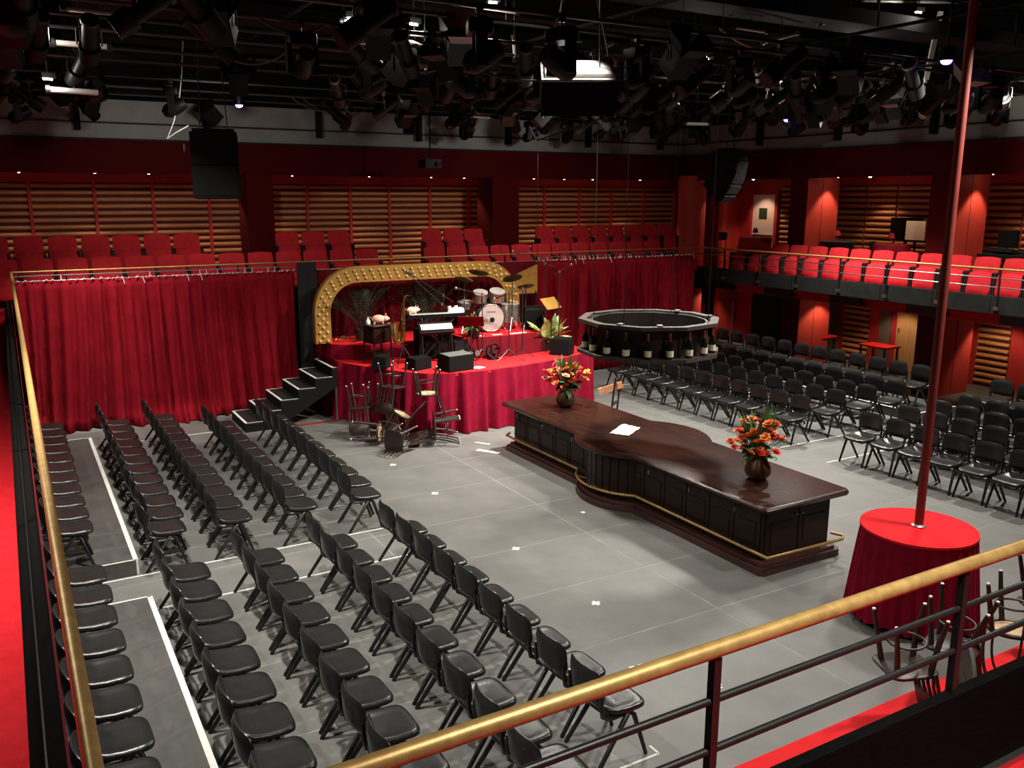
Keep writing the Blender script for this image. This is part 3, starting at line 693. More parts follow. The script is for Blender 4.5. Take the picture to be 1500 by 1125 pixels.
MB().tube([(-.205+.02*(1-abs(u)), .214*u, .515-.03*(1-u*u)) for u in [-1+2*i/8 for i in range(9)]], .013, 6).build('lumbar_bar', 'plastic', ch, True)
for s_ in (-1, 1):
    MB().tube([(.09, .195*s_, .415), (.12, .21*s_, .39), (.24, .23*s_, .012), (.243, .231*s_, 0)], [.02, .022, .017, .016], 7).build('leg', 'blackmetal', ch, True)
    MB().tube([(.08, .195*s_, .415), (.04, .21*s_, .39), (-.235, .23*s_, .012), (-.238, .231*s_, 0)], [.02, .023, .019, .018], 7).build('leg', 'blackmetal', ch, True)
MB().cyl((.05, -.2, .40), (.05, .2, .40), .011, n=6).build('cross_bar', 'blackmetal', ch)
CP = Proto(ch)
LX = {'A': .30, 'B': 1.33, 'C': 2.15, 'D': 3.02, 'E': 3.92}
LN = {'A': 'row under the balcony', 'B': 'second row out', 'C': 'third row out', 'D': 'fourth row out', 'E': 'front row'}
P_ = .533
firstY = {'A': 16.5, 'B': 16.88, 'C': 16.88, 'D': 15.6, 'E': 15.6}
jit = random.Random(3)
def jv(a): return jit.uniform(-a, a)
for rk in 'ABCDE':
    n = int(round((firstY[rk]-11.03)/P_))+1
    for k in range(n):
        CP.put((LX[rk]+(.06 if rk in 'BE' else 0)*(k < n-1)+jv(.008), 11.03+P_*(n-1-k)+jv(.01), .19 if rk == 'A' else 0), jv(.025), 'black chair, %s from the curtain, far left block, %s' % (ORD[k], LN[rk]), 'far left block chairs')
    n2 = {'A': 10, 'B': 10, 'C': 10, 'D': 10, 'E': 9}[rk]
    for k in range(n2):
        CP.put((LX[rk]+jv(.008), 9.5-P_*k+jv(.01), .19 if rk == 'A' else 0), jv(.025), 'black chair, %s from the cross aisle, near left block, %s' % (ORD[k], LN[rk]), 'near left block chairs')
RX = [12.45, 13.44, 14.34, 15.23, 16.22]
RN = ['front row', 'second row', 'third row', 'fourth row', 'rear row']
for ri in range(5):
    n = 12 if ri == 4 else 11; y0 = 17.2 if ri == 4 else 16.4; pt = .537 if ri == 4 else .528
    for k in range(n):
        CP.put((RX[ri]+jv(.008), y0-pt*k+jv(.01), .19 if ri == 4 else 0), PI+jv(.025), 'black chair, %s from the stage, far right block, %s' % (ORD[k], RN[ri]), 'far right block chairs')
    for k in range((8, 7, 6, 5, 4)[ri]):
        CP.put((RX[ri]+jv(.008), 9.54-.53*k+jv(.01), .19 if ri == 4 else 0), PI+jv(.025), 'black chair, %s from the cross aisle, near right block, %s' % (ORD[k], RN[ri]), 'near right block chairs')

# ================================================================== THEATRE SEATS
ts = thing('theatre_seat', 'x', 'theatre seat')  # faces local +x, cushion tipped up
def slab(w0, w1, z0, z1, x0, x1, t, name, m, curve=.03, top=.03, nz=6, ny=8):
    vs = []; fs = []
    for side in (0, 1):
        for j in range(nz+1):
            v = j/nz
            for i in range(ny+1):
                u = -1+2*i/ny; w = (w0+(w1-w0)*v)/2
                ed = max(abs(u)**5, (2*v-1)**8)
                x = x0+(x1-x0)*v+(t/2*(1-.7*ed))*(1 if side == 0 else -1)+curve*u*u
                z = z0+(z1-z0)*v-top*(u*u)*(v**3)+top*(u*u)*((1-v)**3)*.6
                vs.append((x, u*w*(1-.05*(2*v-1)**6), z))
    g = lambda s, i, j: s*(nz+1)*(ny+1)+j*(ny+1)+i
    for j in range(nz):
        for i in range(ny): fs.append((g(0, i, j), g(0, i+1, j), g(0, i+1, j+1), g(0, i, j+1))); fs.append((g(1, i, j), g(1, i, j+1), g(1, i+1, j+1), g(1, i+1, j)))
    for i in range(ny): fs.append((g(0, i+1, 0), g(0, i, 0), g(1, i, 0), g(1, i+1, 0))); fs.append((g(0, i, nz), g(0, i+1, nz), g(1, i+1, nz), g(1, i, nz)))
    for j in range(nz): fs.append((g(0, 0, j), g(0, 0, j+1), g(1, 0, j+1), g(1, 0, j))); fs.append((g(0, ny, j+1), g(0, ny, j), g(1, ny, j), g(1, ny, j+1)))
    return MB().add(vs, fs).build(name, m, ts, True)
slab(.545, .555, .28, .93, -.12, -.26, .11, 'backrest', 'seat_red', .03, .022)
slab(.52, .535, .16, .64, .07, -.02, .15, 'seat_cushion', 'seat_red', -.02, .05)
for s_ in (-1, 1):
    MB().bb(-.22, .08, .292*s_-.01, .292*s_+.01, 0, .60).build('side_panel', 'seat_side', ts)
    MB().pad((-.07, .292*s_, .615), (.30, .036, .03), .2, 12, 4).build('armrest', 'seat_side', ts, True)
MB().pad((-.262, 0, .63), (.5, .48, .02), .1, 16, 5, rot=(0, PI/2-.2, 0)).build('back_shell', 'seat_side', ts, True)
TP = Proto(ts)
r1 = [.53+.624*k for k in range(-1, 12)] + [9.13, 9.75, 10.37, 10.98, 11.60, 12.22, 12.83, 13.45, 14.07, 14.69, 15.31, 15.93]
for k, x in enumerate(r1):
    TP.put((x, 19.5, 2.35), -PI/2, 'red tip-up theatre seat, %s from left in the back balcony front row' % ORD[k], 'back balcony front row')
r2 = [-.2, .44, 1.07, 1.7, 2.31, 2.94, 3.56, 5.83, 6.46, 7.1, 9.59, 10.2, 10.8, 13.01, 13.62, 14.23, 14.85, 15.46, 16.08, 16.7, 17.32]
for k, x in enumerate(r2):
    TP.put((x, 20.62, 2.73), -PI/2, 'red tip-up theatre seat, %s from left in the back balcony rear row' % ORD[k], 'back balcony rear row')
for k in range(18):
    TP.put((17.5, 17.86-.632*k, 2.35), PI, 'red tip-up theatre seat, %s from the far end of the right balcony row' % ORD[k], 'right balcony row')

# ================================================================== DOWNLIGHTS
dl = thing('downlight', 'x', 'ceiling light')
MB().lathe([(.05, .0), (.05, -.09), (.058, -.095), (.058, -.10), (.04, -.10)], n=14).build('can', 'wall_red', dl, True)
MB().ball((0, 0, -.095), .042, 10, 6, (1, 1, .75)).build('lamp_face', 'glow', dl, True)
DLP = Proto(dl)
PW = (1, .74, .48)
def spotdown(x, y, z, power, tgt, ang=75):
    return lamp('downlight_beam', 'SPOT', (x, y, z-.16), power*.5, PW, .05, tgt, ang, .5)
for i, (x, tx, pw) in enumerate(((.44, .2, 45), (1.93, 1.75, 75), (3.06, 3.6, 55), (4.5, 4.6, 60), (6.4, 6.1, 70), (8.43, 8.4, 55), (10.2, 10.3, 50), (11.2, 10.9, 90), (13.45, 13.4, 45), (14.5, 14.6, 75), (15.52, 15.5, 45), (17.3, 17.2, 80))):
    DLP.put((x, 22.1, 5.1), 0, 'small recessed downlight, %s from left over the back balcony' % ORD[i], 'back balcony downlights'); spotdown(x, 22.1, 5.09, pw, (tx, 21.9, 2.4), 88)
for i, (x, y, pw, tx, ty) in enumerate(((19.0, 20.2, 60, 18.7, 20.2), (19.5, 19.5, 75, 20.2, 19.7), (18.9, 15.9, 110, 18.8, 16.1), (19.5, 15.4, 60, 20.0, 15.2), (18.7, 13.7, 60, 19.0, 13.62), (18.9, 11.75, 110, 18.8, 12.0), (19.5, 11.2, 60, 20.0, 11.1), (19.5, 9.6, 50, 20, 9.6))):
    DLP.put((x, y, 5.1), 0, 'small recessed downlight, %s from the far corner over the right balcony' % ORD[i], 'right balcony downlights'); spotdown(x, y, 5.09, pw, (tx, ty, 2.4), 80)
# under-balcony downlights on the right
for i, (x, y, tx, ty) in enumerate(((18.9, 15.8, 18.8, 16.1), (19.4, 14.4, 19.9, 14.5), (19.4, 11.5, 19.9, 11.9), (19.0, 19.9, 18.6, 20.6))):
    DLP.put((x, y, 1.98), 0, 'small downlight under the right balcony, %s from the far right' % ORD[3-i], 'under balcony downlights'); spotdown(x, y, 1.97, 60, (tx, ty, 0), 110)
# orange-lit underside helps nothing else; right balcony furniture -----------------------------------------
def round_table(x, y, r, h, m, label, z=FZ):
    t = thing('cafe_table', label, 'table', (x, y, z))
    vs = []; fs = []; N = 60
    for k, (rr, zz) in enumerate(((.02, h), (r, h), (r+.01, h-.03), (r*1.02, h-.25), (r*1.05, h-.5))):
        for i in range(N):
            a = 2*PI*i/N; w = (.03*math.sin(a*9) if k == 3 else .06*math.sin(a*9) if k == 4 else 0); vs.append(((rr+w)*math.cos(a), (rr+w)*math.sin(a), zz))
    for k in range(4):
        for i in range(N): j = (i+1) % N; fs.append((k*N+i, k*N+j, (k+1)*N+j, (k+1)*N+i))
    MB().add(vs, fs).build('cloth', m, t, True); MB().cyl((0, 0, 0), (0, 0, h-.02), .035, n=10).build('column', 'blackmetal', t); MB().lathe([(.25, 0), (.25, .02), (.04, .06)], n=20).build('base', 'blackmetal', t)
    return t
def table_lamp(x, y, z, label):
    t = thing('table_lamp', label, 'lamp', (x, y, z)); MB().lathe([(.05, 0), (.05, .015), (.012, .03), (.012, .16)], n=12).build('base', 'brass', t, True); MB().lathe([(.085, .14), (.05, .27)], n=16).build('shade', 'cloth_red', t, True); return t
def slim_chair(x, y, z, rz, label, h=.98):
    t = thing('cafe_chair', label, 'chair', (x, y, z), rz)
    MB().pad((0, 0, h*.52), (.38, .38, .05), .2, 16, 4).build('seat', 'vinyl', t, True); MB().pad((-.18, 0, h*.86), (.26, .38, .04), .2, 16, 4, rot=(0, PI/2-.12, 0)).build('backrest', 'vinyl', t, True)
    for a in (-1, 1):
        MB().cyl((.15, .15*a, h*.5), (.18, .18*a, 0), .012, n=6).build('leg', 'blackmetal', t); MB().cyl((-.15, .15*a, h*.95), (-.19, .18*a, 0), .012, n=6).build('leg', 'blackmetal', t)
    return t
BF = FZ
round_table(19.0, 14.2, .42, 1.22, 'cloth_red', 'round table in a red cloth between the two right piers'); table_lamp(18.95, 14.2, FZ+1.222, 'small red shaded lamp on the red clothed table')
round_table(19.0, 15.85, .42, 1.22, 'black_cloth', 'round table in a black cloth beside the lit red pier'); table_lamp(19.1, 15.95, FZ+1.222, 'small red shaded lamp on the black clothed table')
round_table(18.9, 18.7, .45, 1.2, 'cloth_red', 'round red clothed table before the pale door'); table_lamp(18.9, 18.7, FZ+1.202, 'small red lamp on the table before the pale door')
slim_chair(18.6, 19.9, FZ, PI, 'black high chair standing alone near the corner column', 1.4)
slim_chair(18.75, 12.42, FZ, PI*.6, 'black chair tucked beside the second lit pier', 1.35).location.y = 12.95
slim_chair(19.3, 15.2, FZ, 2.5, 'black chair behind the black clothed table', 1.3)
slim_chair(19.7, 13.5, FZ, 2.8, 'black chair behind the red clothed table', 1.3)
t = thing('flat_screen', 'black flat display standing behind the red clothed table', 'screen', (19.7, 14.35, FZ))
MB().bb(-.02, .02, -.45, .45, 1.3, 1.85).build('screen', 'black', t); MB().bb(-.03, .03, -.03, .03, 0, 1.3).build('stand', 'blackmetal', t); MB().bb(-.2, .2, -.3, .3, 0, .02).build('foot', 'blackmetal', t)
t = thing('notice_board', 'cream board standing beside the black display', 'board', (19.0, 13.58, FZ))
MB().bb(-.02, .02, -.26, .26, 1.35, 1.8).build('board', 'cream', t); MB().bb(-.02, .02, -.02, .02, 0, 1.35).build('stand', 'blackmetal', t); MB().bb(-.2, .2, -.2, .2, 0, .02).build('foot', 'blackmetal', t)
t = thing('mixing_desk', 'black sound desk beyond the second lit pier', 'desk', (18.9, 10.6, FZ))
MB().bb(-.35, .35, -1.1, 1.1, 1.05, 1.15).build('desk_top', 'blackmetal', t); MB().bb(-.3, .3, -1.0, 1.0, 0, 1.05).build('cabinet', 'black', t)
for k in range(3): MB().box((.05, -.7+.7*k, 1.2), (.5, .55, .08), (0, .18, 0)).build('control_surface', 'riggrey', t)
for k, (yy, zz) in enumerate(((11.35, 1.5), (10.3, 1.62), (9.6, 1.6))):
    t = thing('desk_monitor', 'black monitor on the sound desk, %s from the pier' % ORD[k], 'monitor', (19.08, yy, FZ+1.15)); MB().bb(-.03, .03, -.22, .22, .12, .5).build('screen', 'black', t); MB().bb(-.08, .08, -.1, .1, 0, .02).build('foot', 'blackmetal', t); MB().bb(-.015, .015, -.02, .02, 0, .2).build('neck', 'blackmetal', t)
# ledge furniture on the floor under the right balcony
for k, yy in enumerate((16.6, 14.6)):
    t = thing('ledge_table', ('small red topped side table beside the lit pier under the balcony', 'small red topped side table before the ply door')[k], 'table', (19.4, yy, 0)); MB().bb(-.3, .3, -.42, .42, .70, .74).build('top', 'stage_red', t)
    for a in (-1, 1):
        for b in (-1, 1): MB().bb(.25*a-.02, .25*a+.02, .36*b-.02, .36*b+.02, 0, .70).build('leg', 'blackmetal', t)
t = thing('tripod_stand', 'slim metal tripod stand by the dark opening', 'stand', (17.4, 17.9, 0))
MB().cyl((0, 0, .3), (0, 0, 1.65), .015, n=8).build('mast', 'steel', t)
for k in range(3): a = 2*PI*k/3+.4; MB().cyl((0, 0, .5), (.4*math.cos(a), .4*math.sin(a), 0), .012, n=6).build('leg', 'steel', t)
MB().cyl((-.1, -.3, 1.6), (.1, .3, 1.66), .014, n=6).build('cross_arm', 'steel', t)

# ================================================================== FLOOR TAPE
def tape(x0, y0, x1, y1, label, w=.025):
    a = Vector((x0, y0, 0)); b = Vector((x1, y1, 0)); d = (b-a).normalized(); n = Vector((-d.y, d.x, 0))*w/2
    o = MB().add([a+n, a-n, b-n, b+n]+[p+Vector((0, 0, .0025)) for p in (a+n, a-n, b-n, b+n)], [(0, 1, 2, 3), (7, 6, 5, 4), (0, 4, 5, 1), (1, 5, 6, 2), (2, 6, 7, 3), (3, 7, 4, 0)]).build('floor_tape', 'tape')
    o.location = (0, 0, .0006); tag(o, label, 'tape', 'white floor tape')
tape(-.2, 10.76, 4.3, 10.76, 'white tape line on the far side of the left cross aisle')
tape(1.02, 9.74, 4.3, 9.74, 'white tape line on the near side of the left cross aisle')
tape(1.05, 17.12, 4.0, 17.12, 'white tape line along the far end of the left chair block')
tape(11.95, 10.88, 15.75, 10.88, 'white tape line on the far side of the right cross aisle')
tape(11.95, 9.82, 15.75, 9.82, 'white tape line on the near side of the right cross aisle')
tape(11.95, 16.68, 13.2, 16.68, 'short white tape line at the stage end of the right chairs')
tape(3.5, 4.94, 4.25, 4.94, 'white tape line by the last front-row chair foot'); tape(4.25, 4.94, 4.25, 5.06, 'short white tape tick at the end of the front row')
def cross(x, y, lab, s=.055):
    o = MB().bb(-s, s, -.02, .02, 0, .002).bb(-.02, .02, -s, s, 0, .0022).build('floor_tape', 'tape'); o.location = (x, y, .0006); o.rotation_euler = (0, 0, .1); tag(o, lab, 'tape', 'white cross marks')
for k, y in enumerate((13.41, 11.72, 9.23, 7.43, 5.47)): cross(5.38, y, 'white cross mark on the open floor, %s from the stage' % ORD[k])
cross(11.45, 10.95, 'small white mark beside the near flower vase on the floor'); cross(10.9, 15.2, 'small white mark on the floor beyond the far flower vase'); cross(6.9, 9.9, 'small white mark by the bulge of the bar', .03)
for k, (a, b) in enumerate((((7.05, 13.5), (7.3, 13.12)), ((7.25, 13.95), (7.42, 13.7)))):
    tape(a[0], a[1], b[0], b[1], ('broad white strip on the floor at the stage end of the bar', 'small white strip on the floor between bar and stage')[k], .1-.05*k)
for k in range(5):
    tape(4.86+.1*k, 6.14-.012*k, 4.92+.1*k, 6.13-.012*k, 'tiny dash of tape on the open floor, %s from the chairs' % ORD[k], .02)

# ================================================================== BENTWOOD CHAIRS
def bentwood(name='bentwood_chair', square=False, seat_m='cane'):
    t = thing(name, 'x', 'chair')     # faces +x
    SH = .45
    if square: MB().pad((0, 0, SH), (.42, .42, .03), .08, 20, 5).build('seat', seat_m, t, True)
    else:
        MB().lathe([(.001, SH+.004), (.165, SH+.004), (.165, SH-.01), (.001, SH-.01)], n=22).build('seat', seat_m, t, True)
        MB().tube([(.195*math.cos(a), .195*math.sin(a), SH) for a in [2*PI*i/24 for i in range(24)]], .022, 8, True).build('seat_rim', 'bentwood', t, True)
    for sy in (-1, 1):
        o = MB().tube([(.14, .12*sy, SH-.01), (.17, .15*sy, .2), (.20, .17*sy, 0)], [.025, .022, .018], 8).build('leg', 'bentwood', t, True); MB().cyl((.20, .17*sy, -.012), (.20, .17*sy, .003), .015, n=8).build('glide', 'cap', o)
        o = MB().tube([(-.15, .13*sy, SH), (-.19, .15*sy, .2), (-.25, .16*sy, 0)], [.025, .023, .018], 8).build('leg', 'bentwood', t, True); MB().cyl((-.25, .16*sy, -.012), (-.25, .16*sy, .003), .015, n=8).build('glide', 'cap', o)
    if square:
        for sy in (-1, 1): MB().tube([(-.17, .17*sy, SH), (-.22, .18*sy, .7), (-.27, .18*sy, .92)], .016, 7).build('back_post', 'bentwood', t, True)
        MB().pad((-.25, 0, .83), (.22, .40, .03), .1, 14, 4, rot=(0, PI/2-.2, 0)).build('back_panel', 'bentwood', t, True)
        for k in range(4): MB().tube([(-.18, -.12+.08*k, SH), (-.19, -.12+.08*k, .6), (-.235, -.12+.08*k, .76)], .014, 6).build('spindle', 'bentwood', t)
    else:
        MB().tube([(-.16-.14*(math.sin(PI*u)**.7), .185*math.cos(PI*u), SH+.46*(math.sin(PI*u)**.7)) for u in [i/16 for i in range(17)]], .015, 7).build('back_loop', 'bentwood', t, True)
        MB().tube([(-.16-.10*(math.sin(PI*u)**.7), .115*math.cos(PI*u), SH+.34*(math.sin(PI*u)**.7)) for u in [i/14 for i in range(15)]], .011, 6).build('inner_loop', 'bentwood', t, True)
    MB().tube([(.15*math.cos(a), .15*math.sin(a), .22) for a in [2*PI*i/20 for i in range(20)]], .010, 6, True).build('stretcher_ring', 'bentwood', t, True)
    return t
b1 = Proto(bentwood()); b2 = Proto(bentwood(square=True, seat_m='bentwood'))
G1 = 'tumbled chairs before the stage'
b1.put((5.30, 15.0, .22), 0, 'bentwood chair toppled on its side, pale seat turned outward, left of the pile', G1, (PI/2, .35, .95))
b1.put((5.92, 14.75, .12), 0, 'bentwood chair tipped back with its round pale seat facing up', G1, (.1, -.45, 2.5))
b2.put((5.52, 15.42, 1.02), 0, 'dark chair upside down at the back left of the pile', G1, (PI*.97, .1, 1.0))
b2.put((5.95, 15.28, .95), 0, 'dark chair upside down against the stage skirt, low in the pile', G1, (PI, 0, 2.2))
b2.put((6.12, 15.1, 1.42), 0, 'dark chair upside down at the very top of the pile', G1, (PI, .08, .5))
b1.put((6.5, 14.5, 1.36), 0, 'bentwood chair upside down on top of the lying pair, pale seat underneath', G1, (PI, .06, 2.9))
def lie(a, rz): return (Matrix.Rotation(rz, 3, 'Z') @ Matrix.Rotation(a, 3, 'X') @ Matrix.Rotation(-PI/2, 3, 'Y')).to_euler()
b2.put((7.12, 14.42, .29), 0, 'square seated chair lying with pale legs pointing right, rear one', G1, lie(.1, -.35))
b2.put((6.95, 14.0, .29), 0, 'square seated chair lying with pale legs pointing right, nearest one', G1, lie(-.15, -.45))
b2.put((6.05, 14.25, .22), 0, 'dark chair lying on its back in the middle of the pile', G1, (PI/2, -PI/2, -PI/2+.5))
# heap on the red riser bottom right
G2 = 'upturned chairs on the red riser'
rr = MB().bb(4.3, 14.5, 2.3, 4.32, 0, .18).build('red_riser', 'stage_red'); tag(rr, 'low red carpeted riser below the near balcony edge', 'platform')
b2.put((6.12, 4.1, 1.13), 0, 'upside down dark chair with slatted back at the left of the heap', G2, (PI, .04, 2.75))
b2.put((6.8, 4.08, 1.13), 0, 'upside down dark chair in the middle of the heap, pale feet up', G2, (PI, -.06, 1.9))
b1.put((7.55, 4.05, 1.13), 0, 'upside down bentwood chair with a round pale seat at the right of the heap', G2, (PI*.98, .06, .3))
b2.put((8.2, 4.1, 1.16), 0, 'upside down dark chair at the right edge of the heap', G2, (PI, .05, 2.6))
ct = thing('round_table_top', 'grey round table top standing on edge among the upturned chairs', 'table', (6.5, 3.78, .18), .5)
MB().lathe([(.36, -.015), (.37, 0), (.36, .015)], (0, 0, .37), 32, rot=(PI/2, 0, .25)).build('top', 'wedge', ct, True)
MB().cyl((0, -.02, .37), (.12, -.42, .30), .03, n=8).build('pedestal', 'riggrey', ct)

# ================================================================== BAND ON STAGE
def wedge(x, y, z, w, d, h, rz, label, m='wedge'):
    t = thing('monitor_wedge', label, 'speaker', (x, y, z), rz)   # grille faces local +y/up
    pr = [(-d/2, 0), (d/2, 0), (d/2, h*.45), (d*.32, h), (-d/2, h*.93)]
    MB().loft([[Vector((-w/2, a, b)) for a, b in pr], [Vector((w/2, a, b)) for a, b in pr]]).build('cabinet', 'speaker', t)
    a = Vector((0, d/2, h*.45)); b = Vector((0, d*.32, h)); nrm = Vector((0, h*.55, d*.18)).normalized()*.006
    MB().add([(-w*.48, -d*.48, h*.93+.008), (w*.48, -d*.48, h*.93+.008), (w*.48, d*.3, h+.004), (-w*.48, d*.3, h+.004), (-w*.48, -d*.48, h*.93-.01), (w*.48, -d*.48, h*.93-.01), (w*.48, d*.3, h-.014), (-w*.48, d*.3, h-.014)], [(0, 1, 2, 3), (7, 6, 5, 4), (0, 4, 5, 1), (1, 5, 6, 2), (2, 6, 7, 3), (3, 7, 4, 0)]).build('painted_top', m, t)  # on the large wedge the grey paints the flat cabinet top as lit
    vs = [Vector((sx*w*.47, 0, 0))+a.lerp(b, k)+nrm for sx, k in ((-1, .05), (1, .05), (1, .95), (-1, .95))]; vs += [v-nrm*2 for v in vs]
    MB().add(vs, [(0, 1, 2, 3), (7, 6, 5, 4), (0, 4, 5, 1), (1, 5, 6, 2), (2, 6, 7, 3), (3, 7, 4, 0)]).build('grille', m, t)
    MB().bb(-w*.47, w*.47, -d/2-.006, -d/2, h*.06, h*.94).build('back_plate', 'speaker', t)
    for s in (-1, 1): MB().bb(s*w/2-.008, s*w/2+.008, -.06, .06, h*.5, h*.62).build('handle', 'rigblack', t)
    return t
wedge(7.38, 15.02, SZ, .58, .42, .33, .15, 'large monitor wedge, lit top painted grey, at the front of the stage')
wedge(6.18, 15.88, SZ, .34, .28, .25, .9, 'small black monitor wedge at the left stage edge', 'speaker')
wedge(6.78, 15.45, SZ, .42, .32, .24, .3, 'small black monitor wedge behind the chair pile', 'speaker')
wedge(10.12, 15.42, SZ, .42, .38, .36, -.9, 'tilted black monitor wedge at the right stage corner', 'speaker')
def foot_tripod(t, r=.28, h=.25, n=3, off=0):
    for k in range(n):
        a = 2*PI*k/n+off; MB().cyl((0, 0, h), (r*math.cos(a), r*math.sin(a), .008), .009, n=6).build('leg', 'blackmetal', t)
def mic_stand(x, y, z, h, label, az=0, boom=.6, el=.5, mic=True):
    t = thing('microphone_stand', label, 'mic stand', (x, y, z)); foot_tripod(t, .3, .22, 3, az)
    MB().cyl((0, 0, .15), (0, 0, h), .011, n=8).build('mast', 'blackmetal', t, True); MB().cyl((0, 0, h-.03), (0, 0, h+.03), .02, n=8).build('clutch', 'steel', t)
    if boom:
        d = Vector((math.cos(az)*math.cos(el), math.sin(az)*math.cos(el), math.sin(el))); p = Vector((0, 0, h))
        MB().cyl(p-d*.25, p+d*boom, .008, n=6).build('boom', 'riggrey', t, True)
        if mic:
            q = p+d*boom; o = MB().cyl(q, q+d*.15, .014, .022, n=10).build('microphone', 'riggrey', t, True); MB().ball(q+d*.175, .03, 8, 6).build('grille_head', 'steel', o, True)
    elif mic:
        o = MB().cyl((0, 0, h), (.1, 0, h+.08), .014, .02, n=8).build('microphone', 'riggrey', t, True); MB().ball((.12, 0, h+.1), .028, 8, 6).build('grille_head', 'steel', o, True)
    return t
mic_stand(7.62, 16.1, SZ, 1.15, 'microphone on a boom angled up left over the keyboard', 2.9, .85, .75)
mic_stand(7.75, 16.3, SZ, 1.3, 'second microphone boom crossing behind the keyboard', 2.7, .7, .6)
mic_stand(8.35, 15.72, SZ, 1.35, 'microphone on a short boom left of the drums', 3.3, .5, .25)
mic_stand(8.8, 15.4, SZ, 1.4, 'straight microphone stand with tripod feet in front of the drum riser', 1.2, 0)
mic_stand(9.12, 15.4, SZ, 1.45, 'microphone stand with boom reaching to the bass drum', 2.2, .5, -.35)
mic_stand(10.15, 15.6, SZ, 1.75, 'tall lighting-style stand at the right stage corner', .5, .35, .2)
mic_stand(10.35, 16.5, SZ, 1.85, 'tall boom stand behind the right corner plant', 2.6, .6, .35)
# stool table with pig
tb = thing('side_table', 'dark wooden side table with red-edged top at stage left', 'table', (6.33, 16.42, SZ), .25)
MB().pad((0, 0, .78), (.52, .44, .035), .06, 20, 8).build('top', 'wood_step', tb, True); MB().bb(-.22, .22, -.17, .17, .42, .74).build('drawer_case', 'wood', tb)
for a in (-1, 1):
    for b in (-1, 1): MB().cyl((.2*a, .16*b, .76), (.22*a, .18*b, 0), .018, n=8).build('leg', 'wood', tb, True)
MB().bb(-.2, .2, -.16, .16, .2, .22).build('shelf', 'wood', tb)
def pig(x, y, z, rz, label, s=1):
    t = thing('toy_pig', label, 'toy pig', (x, y, z), rz); t.scale = (s, s, s)
    mb = MB().ball((0, 0, .085), .085, 14, 9, (1.5, 1, .92)).ball((.125, 0, .095), .058, 12, 8, (1, .95, .95)); mb.build('body', 'pink', t, True)
    MB().cyl((.16, 0, .09), (.20, 0, .088), .028, .026, n=10).build('snout', 'pink', t, True)
    for sy in (-1, 1):
        MB().add([(.11, .03*sy, .14), (.145, .05*sy, .145), (.14, .055*sy, .19)], [(0, 1, 2)]).add([(.105, .035*sy, .14), (.14, .055*sy, .145), (.135, .06*sy, .188)], [(2, 1, 0)]).build('ear', 'pink', t)
        for sx in (-1, 1): MB().cyl((.07*sx, .04*sy, .05), (.075*sx, .045*sy, 0), .022, .018, n=8).build('leg', 'pink', t, True)
    MB().tube([(-.12, 0, .1), (-.14, .012, .115), (-.15, -.008, .105), (-.155, .008, .12)], .005, 5).build('tail', 'pink', t, True)
pig(6.36, 16.41, SZ+.80, -.4, 'pink toy pig on the dark side table', 1.1); 
pb = thing('glass_bottle', 'small clear bottle beside the pig on the side table', 'bottle', (6.15, 16.45, SZ+.80)); MB().lathe([(.045, 0), (.05, .02), (.045, .07), (.015, .11), (.015, .14)], n=12).build('body', 'sheet_white', pb, True); MB().cyl((0, 0, .14), (0, 0, .155), .017, n=10).build('stopper', 'steel', pb)
# saxophone on its stand
sx_ = thing('saxophone', 'golden saxophone upright on a stand at stage left', 'saxophone', (6.62, 15.85, SZ), -.4)
body = [(.05, 0, 1.30), (.045, 0, 1.1), (.035, 0, .85), (.02, 0, .62), (0, 0, .52), (-.06, 0, .47), (-.11, 0, .52), (-.125, 0, .64), (-.135, 0, .78), (-.15, 0, .88)]
MB().tube(body, [.024, .03, .042, .054, .058, .06, .064, .07, .085, .13], 12).build('body', 'sax', sx_, True)
MB().tube([(.05, 0, 1.29), (.06, 0, 1.36), (.1, 0, 1.41), (.17, 0, 1.40)], [.02, .017, .014, .012], 8).build('neck', 'sax', sx_, True)
MB().cyl((.16, 0, 1.402), (.23, 0, 1.385), .014, .009, n=8).build('mouthpiece', 'black', sx_, True)
for k in range(9): MB().cyl((.04, -.03, 1.22-.075*k), (.04, -.07, 1.22-.075*k), .028, n=10).build('key', 'sax', sx_, True)
MB().cyl((.02, -.05, 1.15), (.02, -.05, .6), .005, n=6).build('key_rod', 'sax', sx_)
for k in range(3): a = 2*PI*k/3; MB().cyl((.02, 0, .40), (.02+.25*math.cos(a), .25*math.sin(a), 0), .01, n=6).build('stand_leg', 'blackmetal', sx_)
MB().cyl((.02, 0, .2), (.02, 0, .75), .012, n=8).build('stand_post', 'blackmetal', sx_); MB().cyl((.02, 0, .40), (.10, 0, .44), .012, n=6).build('stand_cradle', 'blackmetal', sx_)
# keyboards on x-stand
kb = thing('keyboard', 'black electronic keyboard on a folding stand in mid stage', 'keyboard', (7.42, 15.98, SZ), -.12)
MB().bb(-.62, .62, -.15, .15, .92, .99).build('case', 'rigblack', kb); MB().bb(-.56, .56, -.14, .0, .99, .998).build('keys', 'keys', kb)
MB().bb(-.5, .5, .02, .14, .99, .996).build('control_panel', 'riggrey', kb)
for s in (-1, 1):
    MB().cyl((-.38, .1*s, .915), (.38, .1*s, .02), .016, n=6).build('stand_leg', 'blackmetal', kb); MB().cyl((.38, .1*s, .915), (-.38, .1*s, .02), .016, n=6).build('stand_leg', 'blackmetal', kb)
kb2 = thing('keyboard', 'lower keyboard with pale keys facing the hall', 'keyboard', (7.3, 15.72, SZ), -.12)
MB().box((0, 0, .73), (.72, .28, .06), (.7, 0, 0)).build('case', 'rigblack', kb2); MB().box((0, -.05, .765), (.66, .15, .01), (.7, 0, 0)).build('keys', 'keys', kb2)
